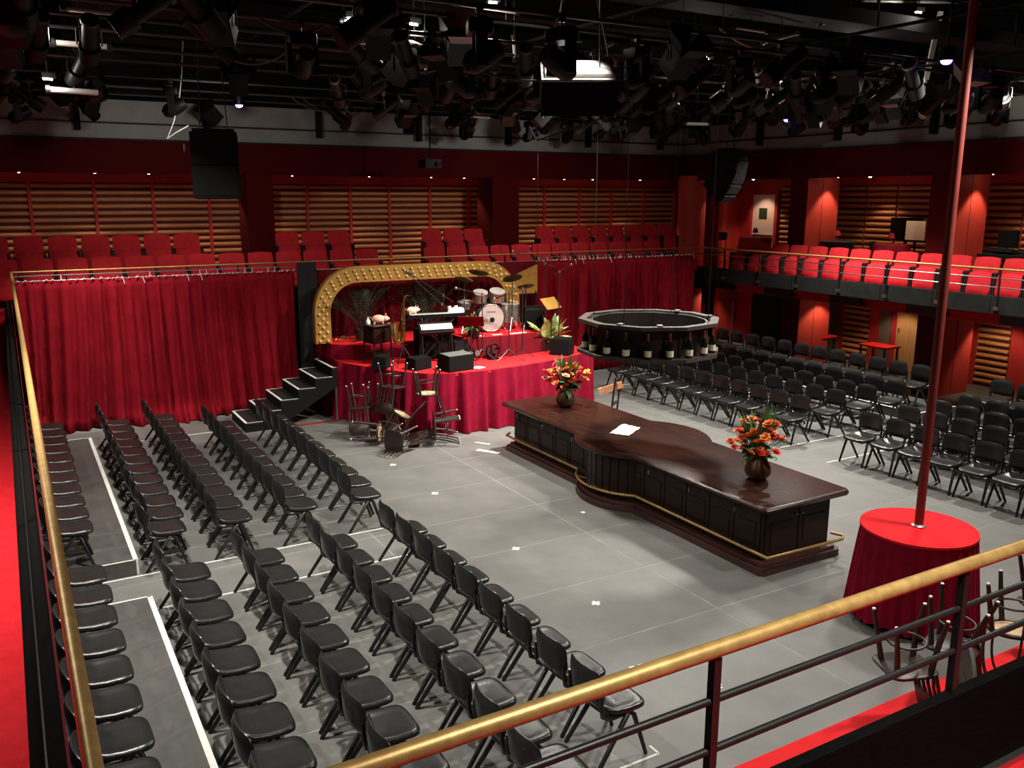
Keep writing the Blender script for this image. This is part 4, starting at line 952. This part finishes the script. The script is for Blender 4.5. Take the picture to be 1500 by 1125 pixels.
for s in (-1, 1): MB().cyl((.3*s, .06, .72), (.32*s, .12, 0), .016, n=6).build('stand_leg', 'blackmetal', kb2); MB().cyl((.3*s, -.06, .7), (.32*s, -.12, 0), .016, n=6).build('stand_leg', 'blackmetal', kb2)
pig(6.92, 16.03, SZ+1.0, .1, 'pink toy pig on the left end of the keyboard', .9)
def shoe(x, y, z, rz, label):
    t = thing('white_shoe', label, 'shoe', (x, y, z), rz); MB().ball((0, 0, .045), .05, 12, 8, (2.1, .85, .85)).build('upper', 'sheet_white', t, True); MB().pad((0, 0, .008), (.22, .085, .016), .05, 16, 3).build('sole', 'sheet_white', t, True); MB().cyl((-.06, 0, .06), (-.07, 0, .12), .035, .04, n=10).build('ankle', 'sheet_white', t, True)
shoe(7.78, 15.93, SZ+1.0, -.3, 'white shoe on the right end of the keyboard, nearer the pig'); shoe(7.93, 15.93, SZ+1.0, -.4, 'white shoe at the far right end of the keyboard')
def music_stand(x, y, z, rz, h, label, m):
    t = thing('music_stand', label, 'music stand', (x, y, z), rz); foot_tripod(t, .25, .2); MB().cyl((0, 0, .12), (0, 0, h), .012, n=8).build('mast', 'riggrey', t); MB().box((0, .02, h+.06), (.52, .012, .30), (-.75, 0, 0)).build('desk', m, t); MB().box((0, -.12, h-.05), (.52, .05, .012)).build('lip', 'rigblack', t)
music_stand(8.0, 15.55, SZ, 2.6, .78, 'dull red music stand desk in front of the drums', 'velvet_dark'); music_stand(10.05, 15.75, SZ, .4, 1.0, 'gold edged music stand by the right corner plant', 'gold')
t = thing('keyboard_amplifier', 'black amplifier cabinet behind the keyboards', 'amplifier', (7.55, 16.45, SZ), -.1); MB().bb(-.35, .35, -.18, .18, .02, .62).build('cabinet', 'speaker', t); MB().bb(-.32, .32, -.188, -.18, .06, .48).build('grille', 'speaker', t); MB().bb(-.32, .32, -.188, -.18, .5, .6).build('control_strip', 'riggrey', t)
for k in range(4): MB().cyl((-.3+.6*(k % 2), -.14+.28*(k//2), 0), (-.3+.6*(k % 2), -.14+.28*(k//2), .02), .02, n=8).build('foot', 'black', t)
t = thing('equipment_case', 'black flight case in front of the drum riser', 'case', (7.86, 15.86, SZ), .1); MB().bb(-.16, .16, -.14, .14, 0, .42).build('box', 'black', t); MB().bb(-.165, .165, -.145, .145, .28, .295).build('trim_strip', 'riggrey', t); MB().bb(-.05, .05, -.155, -.145, .2, .25).build('latch', 'steel', t)
# stage lights on the deck (pair of small par cans)
for k, (x, y) in enumerate(((7.98, 15.62), (8.16, 15.66))):
    t = thing('floor_light', 'small black floor lamp with bright face, %s of the pair by the drum riser' % ('left', 'right')[k], 'stage light', (x, y, SZ)); MB().cyl((0, .1, .14), (0, -.08, .17), .06, .07, n=14).build('can', 'rigblack', t, True); MB().cyl((0, -.081, .1702), (0, -.084, .1707), .062, n=14).build('lens', 'steel', t); MB().tube([(-.08, 0, .15), (-.08, 0, .01), (.08, 0, .01), (.08, 0, .15)], .008, 6).build('yoke', 'rigblack', t)
t = thing('floor_fan', 'round black fan lying by the drum riser skirt', 'fan', (8.55, 15.62, SZ)); MB().tube([(.15*math.cos(a), .02, .17+.15*math.sin(a)) for a in [2*PI*i/24 for i in range(24)]], .02, 8, True).build('cage', 'rigblack', t, True); MB().cyl((0, .06, .17), (0, -.03, .17), .045, n=12).build('hub', 'riggrey', t, True); MB().bb(-.12, .12, -.06, .08, 0, .02).build('foot', 'rigblack', t)
for k in range(4): a = PI/2*k+.4; MB().box((.08*math.cos(a), .03, .17+.08*math.sin(a)), (.13, .006, .05), (.3, -a, 0)).build('blade', 'rigblack', t)
# sheet papers on the drum riser and deck
def sheet(x, y, z, w, d, rz, label):
    o = MB().bb(-w/2, w/2, -d/2, d/2, 0, .003).build('paper_sheet', 'sheet_white'); o.location = (x, y, z+.0006); o.rotation_euler = (0, 0, rz); tag(o, label, 'paper', 'loose sheets on stage')
sheet(8.35, 16.02, dz, .3, .12, .05, 'white sheet at the left front edge of the drum riser'); sheet(8.85, 16.0, dz, .22, .1, 0, 'white sheet at the middle front edge of the drum riser'); sheet(9.35, 15.98, dz, .4, .12, .08, 'white sheet at the right front edge of the drum riser'); sheet(7.86, 14.98, SZ, .22, .2, .5, 'pale sheet beside the large monitor wedge')
# drum kit
dk = thing('drum_kit', 'silver drum kit with a pale bass drum head on the riser', 'drum kit', (8.95, 16.55, dz), -.25)
MB().cyl((0, -.2, .31), (0, .2, .31), .29, n=32).build('bass_drum', 'silver_shell', dk, True); MB().cyl((0, -.222, .31), (0, -.2, .31), .275, n=32).build('bass_head', 'drumhead', dk, True); MB().tube([(.29*math.cos(a), -.215, .31+.29*math.sin(a)) for a in [2*PI*i/32 for i in range(32)]], .016, 8, True).build('bass_hoop', 'chrome', dk, True)
MB().cyl((.02, -.226, .27), (.02, -.222, .27), .055, n=16).build('head_port', 'black', dk); MB().bb(-.10, .10, -.225, -.222, .43, .455).build('head_lettering', 'panel_grey', dk)
def tom(x, y, z, r, h, tilt, nm='tom_drum'):
    o = MB().lathe([(r, -h/2), (r, h/2)], (x, y, z), 24, rot=(tilt, 0, 0)).build(nm, 'silver_shell', dk, True); MB().lathe([(r+.008, h/2-.012), (r+.008, h/2+.008), (r-.01, h/2+.008), (.001, h/2+.002)], (x, y, z), 24, rot=(tilt, 0, 0)).build('drum_skin', 'drumhead', o, True)
    mb = MB()
    R_ = rotm((tilt, 0, 0)); [mb.cyl(Vector((x, y, z))+R_ @ Vector(((r+.01)*math.cos(a), (r+.01)*math.sin(a), -h*.3)), Vector((x, y, z))+R_ @ Vector(((r+.01)*math.cos(a), (r+.01)*math.sin(a), h*.45)), .008, n=5) for a in [2*PI*i/8 for i in range(8)]]
    mb.build('lugs', 'chrome', o, True)
tom(-.2, -.05, .76, .15, .2, .35); tom(.17, -.05, .77, .16, .22, .35); tom(.52, .2, .36, .21, .4, 0, 'floor_tom'); tom(-.45, .28, .55, .17, .14, .1, 'snare_drum')
for k, (x, y) in enumerate(((.40, .08), (.64, .12), (.52, .4))): MB().cyl((x, y, .5), (x, y, 0), .01, n=6).build('tom_leg', 'chrome', dk)
def cymbal(x, y, h, r, tx, ty):
    MB().cyl((x, y, .1), (x, y, h), .010, n=6).build('cymbal_stand', 'chrome', dk, True); o = MB().lathe([(.02, .03), (.05, .02), (r*.6, .008), (r, -.008), (r*.6, .004), (.05, .014)], (x, y, h), 26, rot=(tx, ty, 0)).build('cymbal', 'sax', dk, True)
    for k in range(3): a = 2*PI*k/3; MB().cyl((x, y, .3), (x+.2*math.cos(a), y+.2*math.sin(a), 0), .008, n=5).build('stand_leg', 'chrome', dk)
cymbal(-.55, -.05, 1.15, .2, .2, .2); cymbal(-.15, .3, 1.25, .22, .25, .1); cymbal(.5, -.1, 1.15, .22, .2, -.25); cymbal(.85, .05, .95, .19, .1, -.2)
MB().lathe([(.16, .5), (.17, .54), (.001, .56)], (.1, .55, 0), 18).build('throne', 'vinyl', dk, True); MB().cyl((.1, .55, .5), (.1, .55, 0), .02, n=8).build('throne_post', 'chrome', dk)
for k in range(2): MB().cyl((.22-.44*k, -.15, .2), (.34-.68*k, -.28, 0), .01, n=6).build('bass_spur', 'chrome', dk)
t = thing('speaker_stack', 'black amplifier with a slanted chrome stand right of the drums', 'speaker', (9.95, 16.35, dz), -.3); MB().bb(-.22, .22, -.15, .15, 0, .5).build('cabinet', 'speaker', t); MB().bb(-.2, .2, -.156, -.15, .04, .4).build('grille', 'speaker', t); MB().bb(-.2, .2, -.156, -.15, .42, .48).build('control_strip', 'riggrey', t); MB().tube([(.24, -.16, 0), (.14, -.2, .5), (.05, -.1, .52)], .01, 6).build('stand_arm', 'chrome', t)
# gold wing panel at the right end of the arch
t = thing('gold_wing_panel', 'dark gold panel leaning behind the right end of the arch', 'board', (10.62, 17.75, SZ)); MB().loft([[Vector((x, 0, z)) for x, z in ((-.3, 1.05), (.3, 1.05), (.3, 1.72), (-.3, 1.5))], [Vector((x, .06, z)) for x, z in ((-.3, 1.05), (.3, 1.05), (.3, 1.72), (-.3, 1.5))]]).build('panel', 'gold', t)
for s in (-1, 1): MB().bb(.26*s-.02, .26*s+.02, .0, .05, 0, 1.1).build('leg', 'blackmetal', t)
# plants
PLf = get_mesh(leaf_mesh(.85, .05, -.28, 8), 'palm_leaflet', 'leaf_dark')
def pot(t, r=.14, h=.24, m='ring_dark'): MB().lathe([(r*.75, 0), (r, h), (r*.9, h), (r*.85, h-.03), (.001, h-.03)], n=18).build('pot', m, t, True)
def palm(x, y, z, label, n=11, h=1.3, seed=1, m='leaf_dark'):
    rnd = random.Random(seed); t = thing('potted_palm', label, 'plant', (x, y, z)); pot(t)
    for i in range(n):
        a = 2*PI*i/n+rnd.uniform(-.3, .3); el = rnd.uniform(.95, 1.42); L = h*rnd.uniform(.75, 1.05); P = []
        for k in range(9):
            u = k/8; P.append(Vector((math.cos(a)*L*u*math.cos(el)*(1+.5*u), math.sin(a)*L*u*math.cos(el)*(1+.5*u), .22+L*u*math.sin(el)-.16*L*u*u*u)))
        mb = MB().tube(P, [.010*(1-.8*k/8) for k in range(9)], 4)
        for k in range(3, 9):
            d = (P[k]-P[k-1]).normalized(); sd = d.cross(Vector((0, 0, 1))).normalized(); w = .30*math.sin(PI*(.12+.8*(k-2)/7))
            for s in (-1, 1):
                for f in (0, .5):
                    p = P[k-1].lerp(P[k], f); tip = p+sd*s*w*.8+d*w*.75-Vector((0, 0, .10*w)); mid = (p+tip)/2; n_ = d*.016
                    mb.add([p, mid+n_, tip, mid-n_], [(0, 1, 2, 3)])
        mb.build('frond', m, t)
palm(6.38, 17.5, SZ+.3, 'dark potted palm under the left side of the arch', 13, 1.25, 1)
palm(8.05, 17.72, SZ, 'dark potted palm behind the microphones under the arch', 12, 1.75, 2)
def bush(x, y, z, label, mesh, n, s, seed, up_=.9):
    rnd = random.Random(seed); t = thing('potted_plant', label, 'plant', (x, y, z)); pot(t, .15, .22)
    for i in range(n):
        a = rnd.uniform(0, 6.28); o = share(mesh, 'leaf', t); orient(o, Vector((.04*math.cos(a), .04*math.sin(a), .2+rnd.uniform(0, .12))), a, rnd.uniform(.0, up_*1.4), rnd.uniform(-.5, .5), s*rnd.uniform(.8, 1.3))
bush(10.02, 16.0, SZ, 'pale green variegated plant at the right front of the stage', get_mesh(leaf_mesh(.24, .10, -.05), 'variegated_leaf', 'leaf_pale'), 52, 1.6, 4)
bush(8.3, 16.0, dz, 'leafy green plant left of the bass drum', get_mesh(leaf_mesh(.24, .05, -.10), 'fern_leaf', 'leaf'), 60, 1.0, 5)
bush(10.3, 16.1, SZ+.0, 'yellow green plant behind the variegated one', get_mesh(leaf_mesh(.22, .06, -.03), 'yellow_leaf', 'leaf_pale'), 40, 1.9, 6, 1.1)
# trumpet + folded pink cloth on the tier
t = thing('trumpet', 'small brass trumpet resting on the left tier of the stage', 'trumpet', (6.0, 17.5, SZ+.303), -.5); MB().tube([(-.2, 0, .05), (.12, 0, .05), (.2, 0, .055), (.26, 0, .06)], [.008, .01, .025, .06], 12).build('bell_tube', 'sax', t, True)
MB().tube([(.1*math.cos(a)-.02, .0, .06+.035*math.sin(a)) for a in [2*PI*i/16 for i in range(16)]], .008, 6, True).build('loop', 'sax', t, True)
for k in range(3): MB().cyl((-.05+.03*k, 0, .02), (-.05+.03*k, 0, .13), .011, n=8).build('valve', 'chrome', t, True)
# upright bass scroll seen behind the far flower vase
t = thing('upright_chair', 'dark wooden chair with cream sash standing behind the far end of the bar', 'chair', (9.3, 12.75, 0), 2.2)
MB().pad((0, 0, .45), (.42, .42, .04), .1, 16, 5).build('seat', 'bentwood', t, True)
for a in (-1, 1):
    MB().tube([(.18, .18*a, .45), (.2, .19*a, 0)], .018, 7).build('leg', 'bentwood', t, True); MB().tube([(-.24, .19*a, 0), (-.19, .18*a, .45), (-.24, .18*a, 1.0), (-.27, .17*a, 1.3)], .018, 7).build('leg', 'bentwood', t, True)
MB().box((-.25, 0, 1.2), (.02, .34, .1), (0, -.1, 0)).build('back_rail', 'bentwood', t); MB().box((-.23, 0, .8), (.02, .34, .06), (0, -.1, 0)).build('back_rail', 'bentwood', t)
MB().box((-.16, .1, 1.08), (.45, .02, .12), (0, .35, .3)).build('sash', 'pinkpetal', t)

# ================================================================== LIGHTING RIG
def px_at_pipe(x, y, Y): return at_y(x, y, Y)
PIPES = [(8.2, 6.35), (9.5, 6.5), (10.7, 6.5), (11.6, 6.5), (12.8, 6.55), (13.9, 6.5), (15.4, 6.55), (17.0, 6.5), (18.6, 6.5), (20.0, 6.5)]
for i, (Y, z) in enumerate(PIPES):
    o = MB().cyl((-3.5, Y, z), (17.9, Y, z), .024, n=8).build('lighting_pipe', 'pipe'); tag(o, 'long steel lighting pipe across the grid, %s from the camera' % ORD[i], 'pipe', 'lighting pipes')
for i, x in enumerate((-1.0, 3.4, 7.0, 10.6, 14.2, 17.2)):
    o = MB().cyl((x, 2, 6.72), (x, 20.9, 6.72), .024, n=8).build('lighting_pipe', 'gantry'); tag(o, 'dark steel pipe running away along the grid, %s from the left' % ORD[i], 'pipe', 'lengthwise grid pipes')
for i, (Y, z) in enumerate(((11.0, 7.35), (13.2, 7.3), (15.0, 7.2), (17.4, 7.15), (19.4, 7.05))):
    t = thing('catwalk', 'dark grey catwalk gantry across the ceiling, %s from the camera' % ORD[i], 'catwalk', (0, Y, z))
    MB().bb(1.2, 17.9, -.35, .35, 0, .05).build('deck', 'gantry', t)
    for s in (-1, 1): MB().bb(1.2, 17.9, .35*s-.02, .35*s+.02, 0, .24).build('side_board', 'gantry', t)
    for k in range(9): MB().bb(1.3+2*k, 1.34+2*k, -.37, -.33, 0, .95).build('upright', 'gantry', t)
    for h in (.6, .93): MB().cyl((1.2, -.35, h), (17.9, -.35, h), .018, n=6).build('guard_rail', 'gantry', t)
# fixture prototypes, hanging from local origin (pipe centre), aiming local -y / down
def clamp(t, m='riggrey'):
    MB().box((0, 0, -.02), (.05, .07, .09)).build('clamp', m, t); MB().cyl((0, 0, -.05), (0, 0, -.13), .012, n=6).build('spigot', m, t)
def profile_spot(mbody, mtrim):
    t = thing('profile_spotlight', 'x', 'stage light'); clamp(t, mtrim)
    MB().tube([(-.13, 0, -.32), (-.13, 0, -.15), (.13, 0, -.15), (.13, 0, -.32)], .011, 6).build('yoke', mtrim, t, True)
    R = rotm((-.6, 0, 0)); c = Vector((0, 0, -.32)); f = lambda y: c+R @ Vector((0, y, 0))
    MB().cyl(f(.24), f(.02), .11, .12, n=14).build('lamp_house', mbody, t, True); b = MB().cyl(f(.02), f(-.36), .085, .085, n=14).build('lens_tube', mbody, t, True); MB().cyl(f(-.36), f(-.40), .10, .10, n=14).build('colour_frame', mtrim, b); MB().cyl(f(-.401), f(-.403), .075, n=14).build('lens', 'lens', b)
    return t
def fresnel(mbody, mtrim):
    t = thing('fresnel_light', 'x', 'stage light'); clamp(t, mtrim)
    MB().tube([(-.16, 0, -.34), (-.16, 0, -.15), (.16, 0, -.15), (.16, 0, -.34)], .012, 6).build('yoke', mtrim, t, True)
    R = rotm((-.8, 0, 0)); c = Vector((0, 0, -.34)); f = lambda x, y, z: c+R @ Vector((x, y, z))
    MB().box(c, (.27, .30, .27), (-.8, 0, 0)).build('housing', mbody, t); MB().cyl(f(0, -.15, 0), f(0, -.17, 0), .11, n=16).build('lens', 'lens', t)
    for s in (-1, 1):
        MB().add([f(.13*s, -.15, -.12), f(.13*s, -.15, .12), f(.25*s, -.32, .17), f(.25*s, -.32, -.17)], [(0, 1, 2, 3)]).add([f(.135*s, -.15, -.12), f(.135*s, -.15, .12), f(.255*s, -.32, .17), f(.255*s, -.32, -.17)], [(3, 2, 1, 0)]).build('barn_door', mtrim, t)
        MB().add([f(-.12, -.15, .13*s), f(.12, -.15, .13*s), f(.17, -.32, .25*s), f(-.17, -.32, .25*s)], [(0, 1, 2, 3)]).add([f(-.12, -.15, .135*s), f(.12, -.15, .135*s), f(.17, -.32, .255*s), f(-.17, -.32, .255*s)], [(3, 2, 1, 0)]).build('barn_door', mtrim, t)
    return t
def moving_head(mbody, mtrim):
    t = thing('moving_head_light', 'x', 'stage light'); clamp(t, mtrim)
    MB().pad((0, 0, -.2), (.34, .26, .14), .1, 18, 6).build('base', mbody, t, True)
    for s in (-1, 1): MB().box((.16*s, 0, -.42), (.05, .12, .34)).build('yoke_arm', mbody, t)
    R = rotm((-.5, 0, 0)); c = Vector((0, 0, -.5)); f = lambda y: c+R @ Vector((0, y, 0))
    MB().tube([f(.18), f(.1), f(-.1), f(-.2), f(-.24)], [.06, .12, .125, .105, .10], 14).build('head', mbody, t, True); MB().cyl(f(-.241), f(-.245), .09, n=14).build('lens', 'lens', t); MB().box((0, 0, -.13), (.36, .1, .025)).build('handle_bar', mtrim, t)
    return t
FX = [Proto(profile_spot('rigblack', 'riggrey')), Proto(fresnel('rigblack', 'rigblack')), Proto(moving_head('rigblack', 'riggrey')), Proto(profile_spot('riggrey', 'rigpale')), Proto(fresnel('riggrey', 'rigpale'))]
FN = ['black profile spotlight', 'black barn-door fresnel', 'black moving head light', 'grey profile spotlight', 'grey barn-door fresnel']
rnd = random.Random(21)
for i, (Y, z) in enumerate(PIPES):
    xs = []; x0 = at_y(-10, 100, Y).x; x1 = min(17.4, at_y(1500, 100, Y).x); x = x0+rnd.uniform(0, .6)
    dens = .95 if 1 < i < 6 else 1.35
    while x < x1:
        sx = x/Y
        # leave the mid-left bay empty as in the photograph
        if True:
            xs.append(x)
        x += rnd.uniform(.55, 1.35)*dens
    n_ = 0
    for x in xs:
        u = x/Y     # direction: 0.08..0.33 is the emptier left bay
        if .10 < u < .34 and rnd.random() < .75: continue
        k = rnd.choices(range(5), (3, 2, 3, 1.6 if u > .34 else .4, 1 if u > .34 else .3))[0]
        FX[k].put((x, Y, z), rnd.uniform(-1.6, 1.6), '%s, %s from left on the lighting pipe %s from camera' % (FN[k], ORD[n_], ORD[i]), 'grid lights', None); n_ += 1
# blue LED units
for i, (px_, py_, zz) in enumerate(((350, 150, 6.3), (787, 173, 6.3), (1387, 83, 6.3), (1153, 172, 6.3))):
    q = at_z(px_, py_, zz); t = thing('blue_led_light', 'small lamp glowing blue in the grid, %s' % ('above the left hanging speaker', 'above the stage right curtain', 'at the upper right', 'above the corner speaker cluster')[i], 'stage light', q, rnd.uniform(0, 3))
    MB().lathe([(.10, .12), (.11, 0), (.10, -.05)], n=16).build('housing', 'rigblack', t, True); MB().ball((0, 0, -.05), .075, 12, 6, (1, 1, .7)).build('lens', 'led', t, True); MB().cyl((0, 0, .1), (0, 0, 8.6-zz), .012, n=6).build('spigot', 'riggrey', t)
# worklights in the grid: small lamps lighting the tubes near them
for i, (px_, py_, Y, pw) in enumerate(((48, 40, 12.0, 16), (70, 118, 14.0, 10), (516, 30, 11.5, 11), (606, 38, 11.8, 11), (722, 6, 11.4, 10), (1088, 8, 11.0, 11), (1015, 92, 12.6, 8), (1142, 120, 12.0, 8), (1240, 90, 12.2, 8), (1345, 20, 10.6, 9))):
    q = at_y(px_, py_, Y)
    t = thing('grid_worklight', 'small bright worklight up in the rig, %s from the left' % ORD[i], 'work light', q, rnd.uniform(-.4, .4))
    MB().bb(-.09, .09, -.06, .06, .03, .10).build('housing', 'rigblack', t); MB().cyl((-.06, 0, .02), (.06, 0, .02), .014, n=8).build('tube', 'glow_white', t, True); MB().cyl((0, 0, .10), (0, 0, 8.6-q.z), .01, n=6).build('hanger', 'riggrey', t)
    lamp('grid_worklight_beam', 'POINT', (q.x, q.y-.12, q.z-.06), pw, WARM, .05)
TUBES = [(92, 14, 193, 26, 11.9, 8), (76, 62, 160, 69, 12.2, 8), (70, 131, 147, 136, 14, 8), (150, 0, 218, 6, 11.6, 6), (500, 31, 535, 32, 11.6, 6), (502, 40, 530, 40, 11.5, 8), (494, 45, 515, 58, 11.5, 7), (519, 60, 538, 47, 11.5, 7), (515, 60, 548, 66, 11.6, 6), (590, 48, 622, 50, 11.8, 9), (590, 60, 625, 65, 11.8, 6), (660, 66, 690, 95, 11.8, 7), (668, 5, 757, 18, 11.5, 7), (722, 30, 760, 34, 11.5, 5), (622, 82, 624, 106, 11.8, 5), (752, 55, 754, 88, 11.6, 6), (1072, 19, 1120, 22, 11.2, 8), (1075, 40, 1122, 47, 11.2, 6), (1118, 62, 1170, 49, 11.2, 7), (1002, 181, 1038, 182, 13.5, 6), (1212, 112, 1255, 114, 12.2, 6), (1128, 158, 1155, 138, 12.2, 13), (1262, 1, 1436, 4, 10.8, 7), (868, 93, 902, 95, 11, 6), (884, 70, 900, 62, 11, 7), (1040, 80, 1046, 100, 12, 10), (1200, 35, 1222, 30, 11, 9), (1110, 104, 1112, 124, 12, 12), (1290, 106, 1310, 92, 12, 8), (690, 170, 720, 172, 14, 5)]
for i, (x0, y0, x1, y1, Y, w) in enumerate(TUBES):
    a = at_y(x0, y0, Y); b = at_y(x1, y1, Y); rr_ = w*.42*(Y*1.1)/FPX
    t = thing('scaffold_tube', 'short pale steel tube catching light in the rig, number %s from the left' % ORD[i] if i < 28 else ('pale steel tube end at the upper right of the rig', 'pale steel tube low over the back balcony')[i-28], 'tube', (0, 0, 0), 0, 'pale tubes in the rig')
    MB().cyl(a, b, rr_, n=8).build('tube', 'tube_pale', t, True); d_ = (b-a).normalized()
    for e_ in (a, b): MB().cyl(e_-d_*.03, e_+d_*.03, rr_*1.5, n=8).build('coupler', 'riggrey', t, True)
    m_ = (a+b)/2; MB().cyl(m_, (m_.x, m_.y, 8.6), .008, n=5).build('drop_wire', 'rigblack', t)
lamp('grid_fill_right', 'SPOT', (15.2, 9.4, 6.2), 700, WARM, .1, (18.1, 11.2, 5.9), 92, .5); lamp('grid_fill_left', 'SPOT', (2.2, 17.0, 6.3), 26, WARM, .06, (1.4, 21.1, 5.9), 70, .6)
q = at_y(846, 60, 8.8); lamp('grid_fill_sub', 'SPOT', (q.x, q.y-.1, q.z+.5), 90, WARM, .06, (q.x, q.y+.2, q.z-.5), 60, .3)
# hanging loudspeakers
def hang_speaker(name, label, c, w, d, h, rot, m='speaker', top='rigblack', n=1, curve=0, up_to=8.6):
    t = thing(name, label, 'speaker', c, 0, None, rot)
    z = 0; a = 0; y = 0
    for k in range(n):
        R = rotm((a, 0, 0)); o = MB().box((0, y, z-h/n/2), (w, d, h/n-.008), (a, 0, 0)).build('cabinet', m, t); MB().box((0, y-d/2-.004, z-h/n/2), (w*.94, .008, h/n*.88), (a, 0, 0)).build('grille', 'speaker', o)
        z -= h/n*math.cos(a); y += h/n*math.sin(a)*.9; a += curve
    MB().box((0, 0, .03), (w*.9, d*.7, .05)).build('rigging_frame', top, t)
    for s in (-1, 1): MB().cyl((w*.3*s, 0, .05), (w*.3*s*.4, 0, up_to-c[2]), .010, n=6).build('chain', 'riggrey', t)
    return t
q = at_y(316, 197, 14); hang_speaker('hanging_loudspeaker', 'tall black loudspeaker hanging at the left above the back balcony', (2.9, 14.0, 5.40), .66, .62, .95, (-.06, 0, -.25), n=2, curve=.03)
t = bpy.data.objects['hanging_loudspeaker']; MB().tube([(-.42, -.1+.07*math.cos(a), -.22+.05*math.sin(a)) for a in [2*PI*i/14 for i in range(14)]], .014, 6, True).build('cable_coil', 'cord', t, True)
c = at_y(1070, 222, 14.6); hang_speaker('hanging_loudspeaker', 'curved black speaker cluster hanging in the far right corner', (c.x, c.y, c.z), .92, .55, .98, (0, 0, .55), n=5, curve=.2)
c = at_y(846, 105, 9.0); hang_speaker('hanging_loudspeaker', 'large black subwoofer with pale top hanging over mid hall', (c.x, c.y, c.z), .86, .6, .42, (.5, 0, -.52), top='sheet_white', up_to=8.6)
t = bpy.data.objects['hanging_loudspeaker.002']; MB().bb(-.43, .43, -.275, .275, .0, .012).build('pale_top', 'sheet_white', t)
MB().cyl((-.40, .2, .01), (-.05, .1, 1.3), .012, n=6).build('sling', 'riggrey', t); MB().cyl((.40, .2, .01), (.05, .1, 1.3), .012, n=6).build('sling', 'riggrey', t)
c = at_y(1356, 160, 11.0); t = thing('hanging_light', 'pale open-faced flood lamp hanging at the right on a white arm', 'stage light', c, -.6); t.scale = (1.6, 1.6, 1.6)
MB().pad((0, 0, 0), (.22, .30, .08), .2, 18, 4, rot=(0, PI/2, -.6)).build('face_frame', 'rigpale', t, True); MB().box((0, 0, .58), (.05, .05, 1.0), (0, .12, 0)).build('arm', 'sheet_white', t); MB().box((.035, -.05, .0), (.03, .09, .13), (0, 0, -.6)).build('vent', 'black', t); MB().box((-.03, .06, .0), (.03, .09, .13), (0, 0, -.6)).build('vent', 'black', t)
c = at_y(630, 240, 19.5); t = thing('projector', 'small black projector hung above the back balcony', 'projector', c); MB().box((0, 0, 0), (.42, .4, .2)).build('body', 'rigblack', t); MB().cyl((.12, -.2, 0), (.12, -.26, 0), .06, n=14).build('lens', 'lens', t, True); MB().cyl((0, 0, .1), (0, 0, 8.6-c.z), .02, n=8).build('drop_pole', 'rigblack', t)
# cables
def cable(label, pts, r=.008, m='cord'):
    o = MB().tube(pts, r, 5).build('hanging_cable', m, None, True); tag(o, label, 'cable', 'rig cables')
def sag(a, b, s, n=10): return [a.lerp(b, i/n)-Vector((0, 0, s*4*(i/n)*(1-i/n))) for i in range(n+1)]
cable('pale cord dropping from the left grid to the bulkhead', [at_y(*p, 17.0) for p in ((268, 60), (266, 110), (262, 150), (254, 180), (245, 203))], .012)
cable('short pale cord looping to the left hanging speaker', [at_y(*p, 16.8) for p in ((245, 203), (258, 194), (276, 184))], .009)
cable('thin straight line from the small hook up towards the centre', [at_y(786, 206, 16), at_y(1000, 132, 13)], .014, 'riggrey')
cable('short white rod meeting the thin line at the hook', [at_y(776, 185, 16), at_y(787, 207, 16)], .02, 'cord')
cable('thin line hanging straight down beside the drums', [at_y(788, 225, 18.2), at_y(787, 400, 18.2)], .008, 'riggrey')
cable('dark sagging line left of the subwoofer', sag(at_y(670, 90, 10), at_y(800, 117, 9.2), .08), .012, 'cord_dark')
cable('thin line rising from the subwoofer to the right', [at_y(893, 112, 9), at_y(985, 58, 9)], .007, 'riggrey')
cable('pale pipe sloping across the upper right of the grid', [at_y(1372, 142, 11), at_y(1520, 112, 9)], .018, 'pipe')
cable('orange tinted strap curving under the right grid', sag(at_y(1054, 42, 10.5), at_y(1108, 72, 10.5), .04), .016, 'door_wood')
for i in range(12):
    Y = rnd.choice(PIPES[2:9])[0]; x = rnd.uniform(.05, 1.15)*Y; L = rnd.uniform(.6, 1.8)
    cable('black cable swagged along the grid, %s from camera side' % ORD[i], sag(Vector((x, Y, 6.48)), Vector((x+L, Y, 6.48)), rnd.uniform(.1, .35)), .014, 'cord_dark')
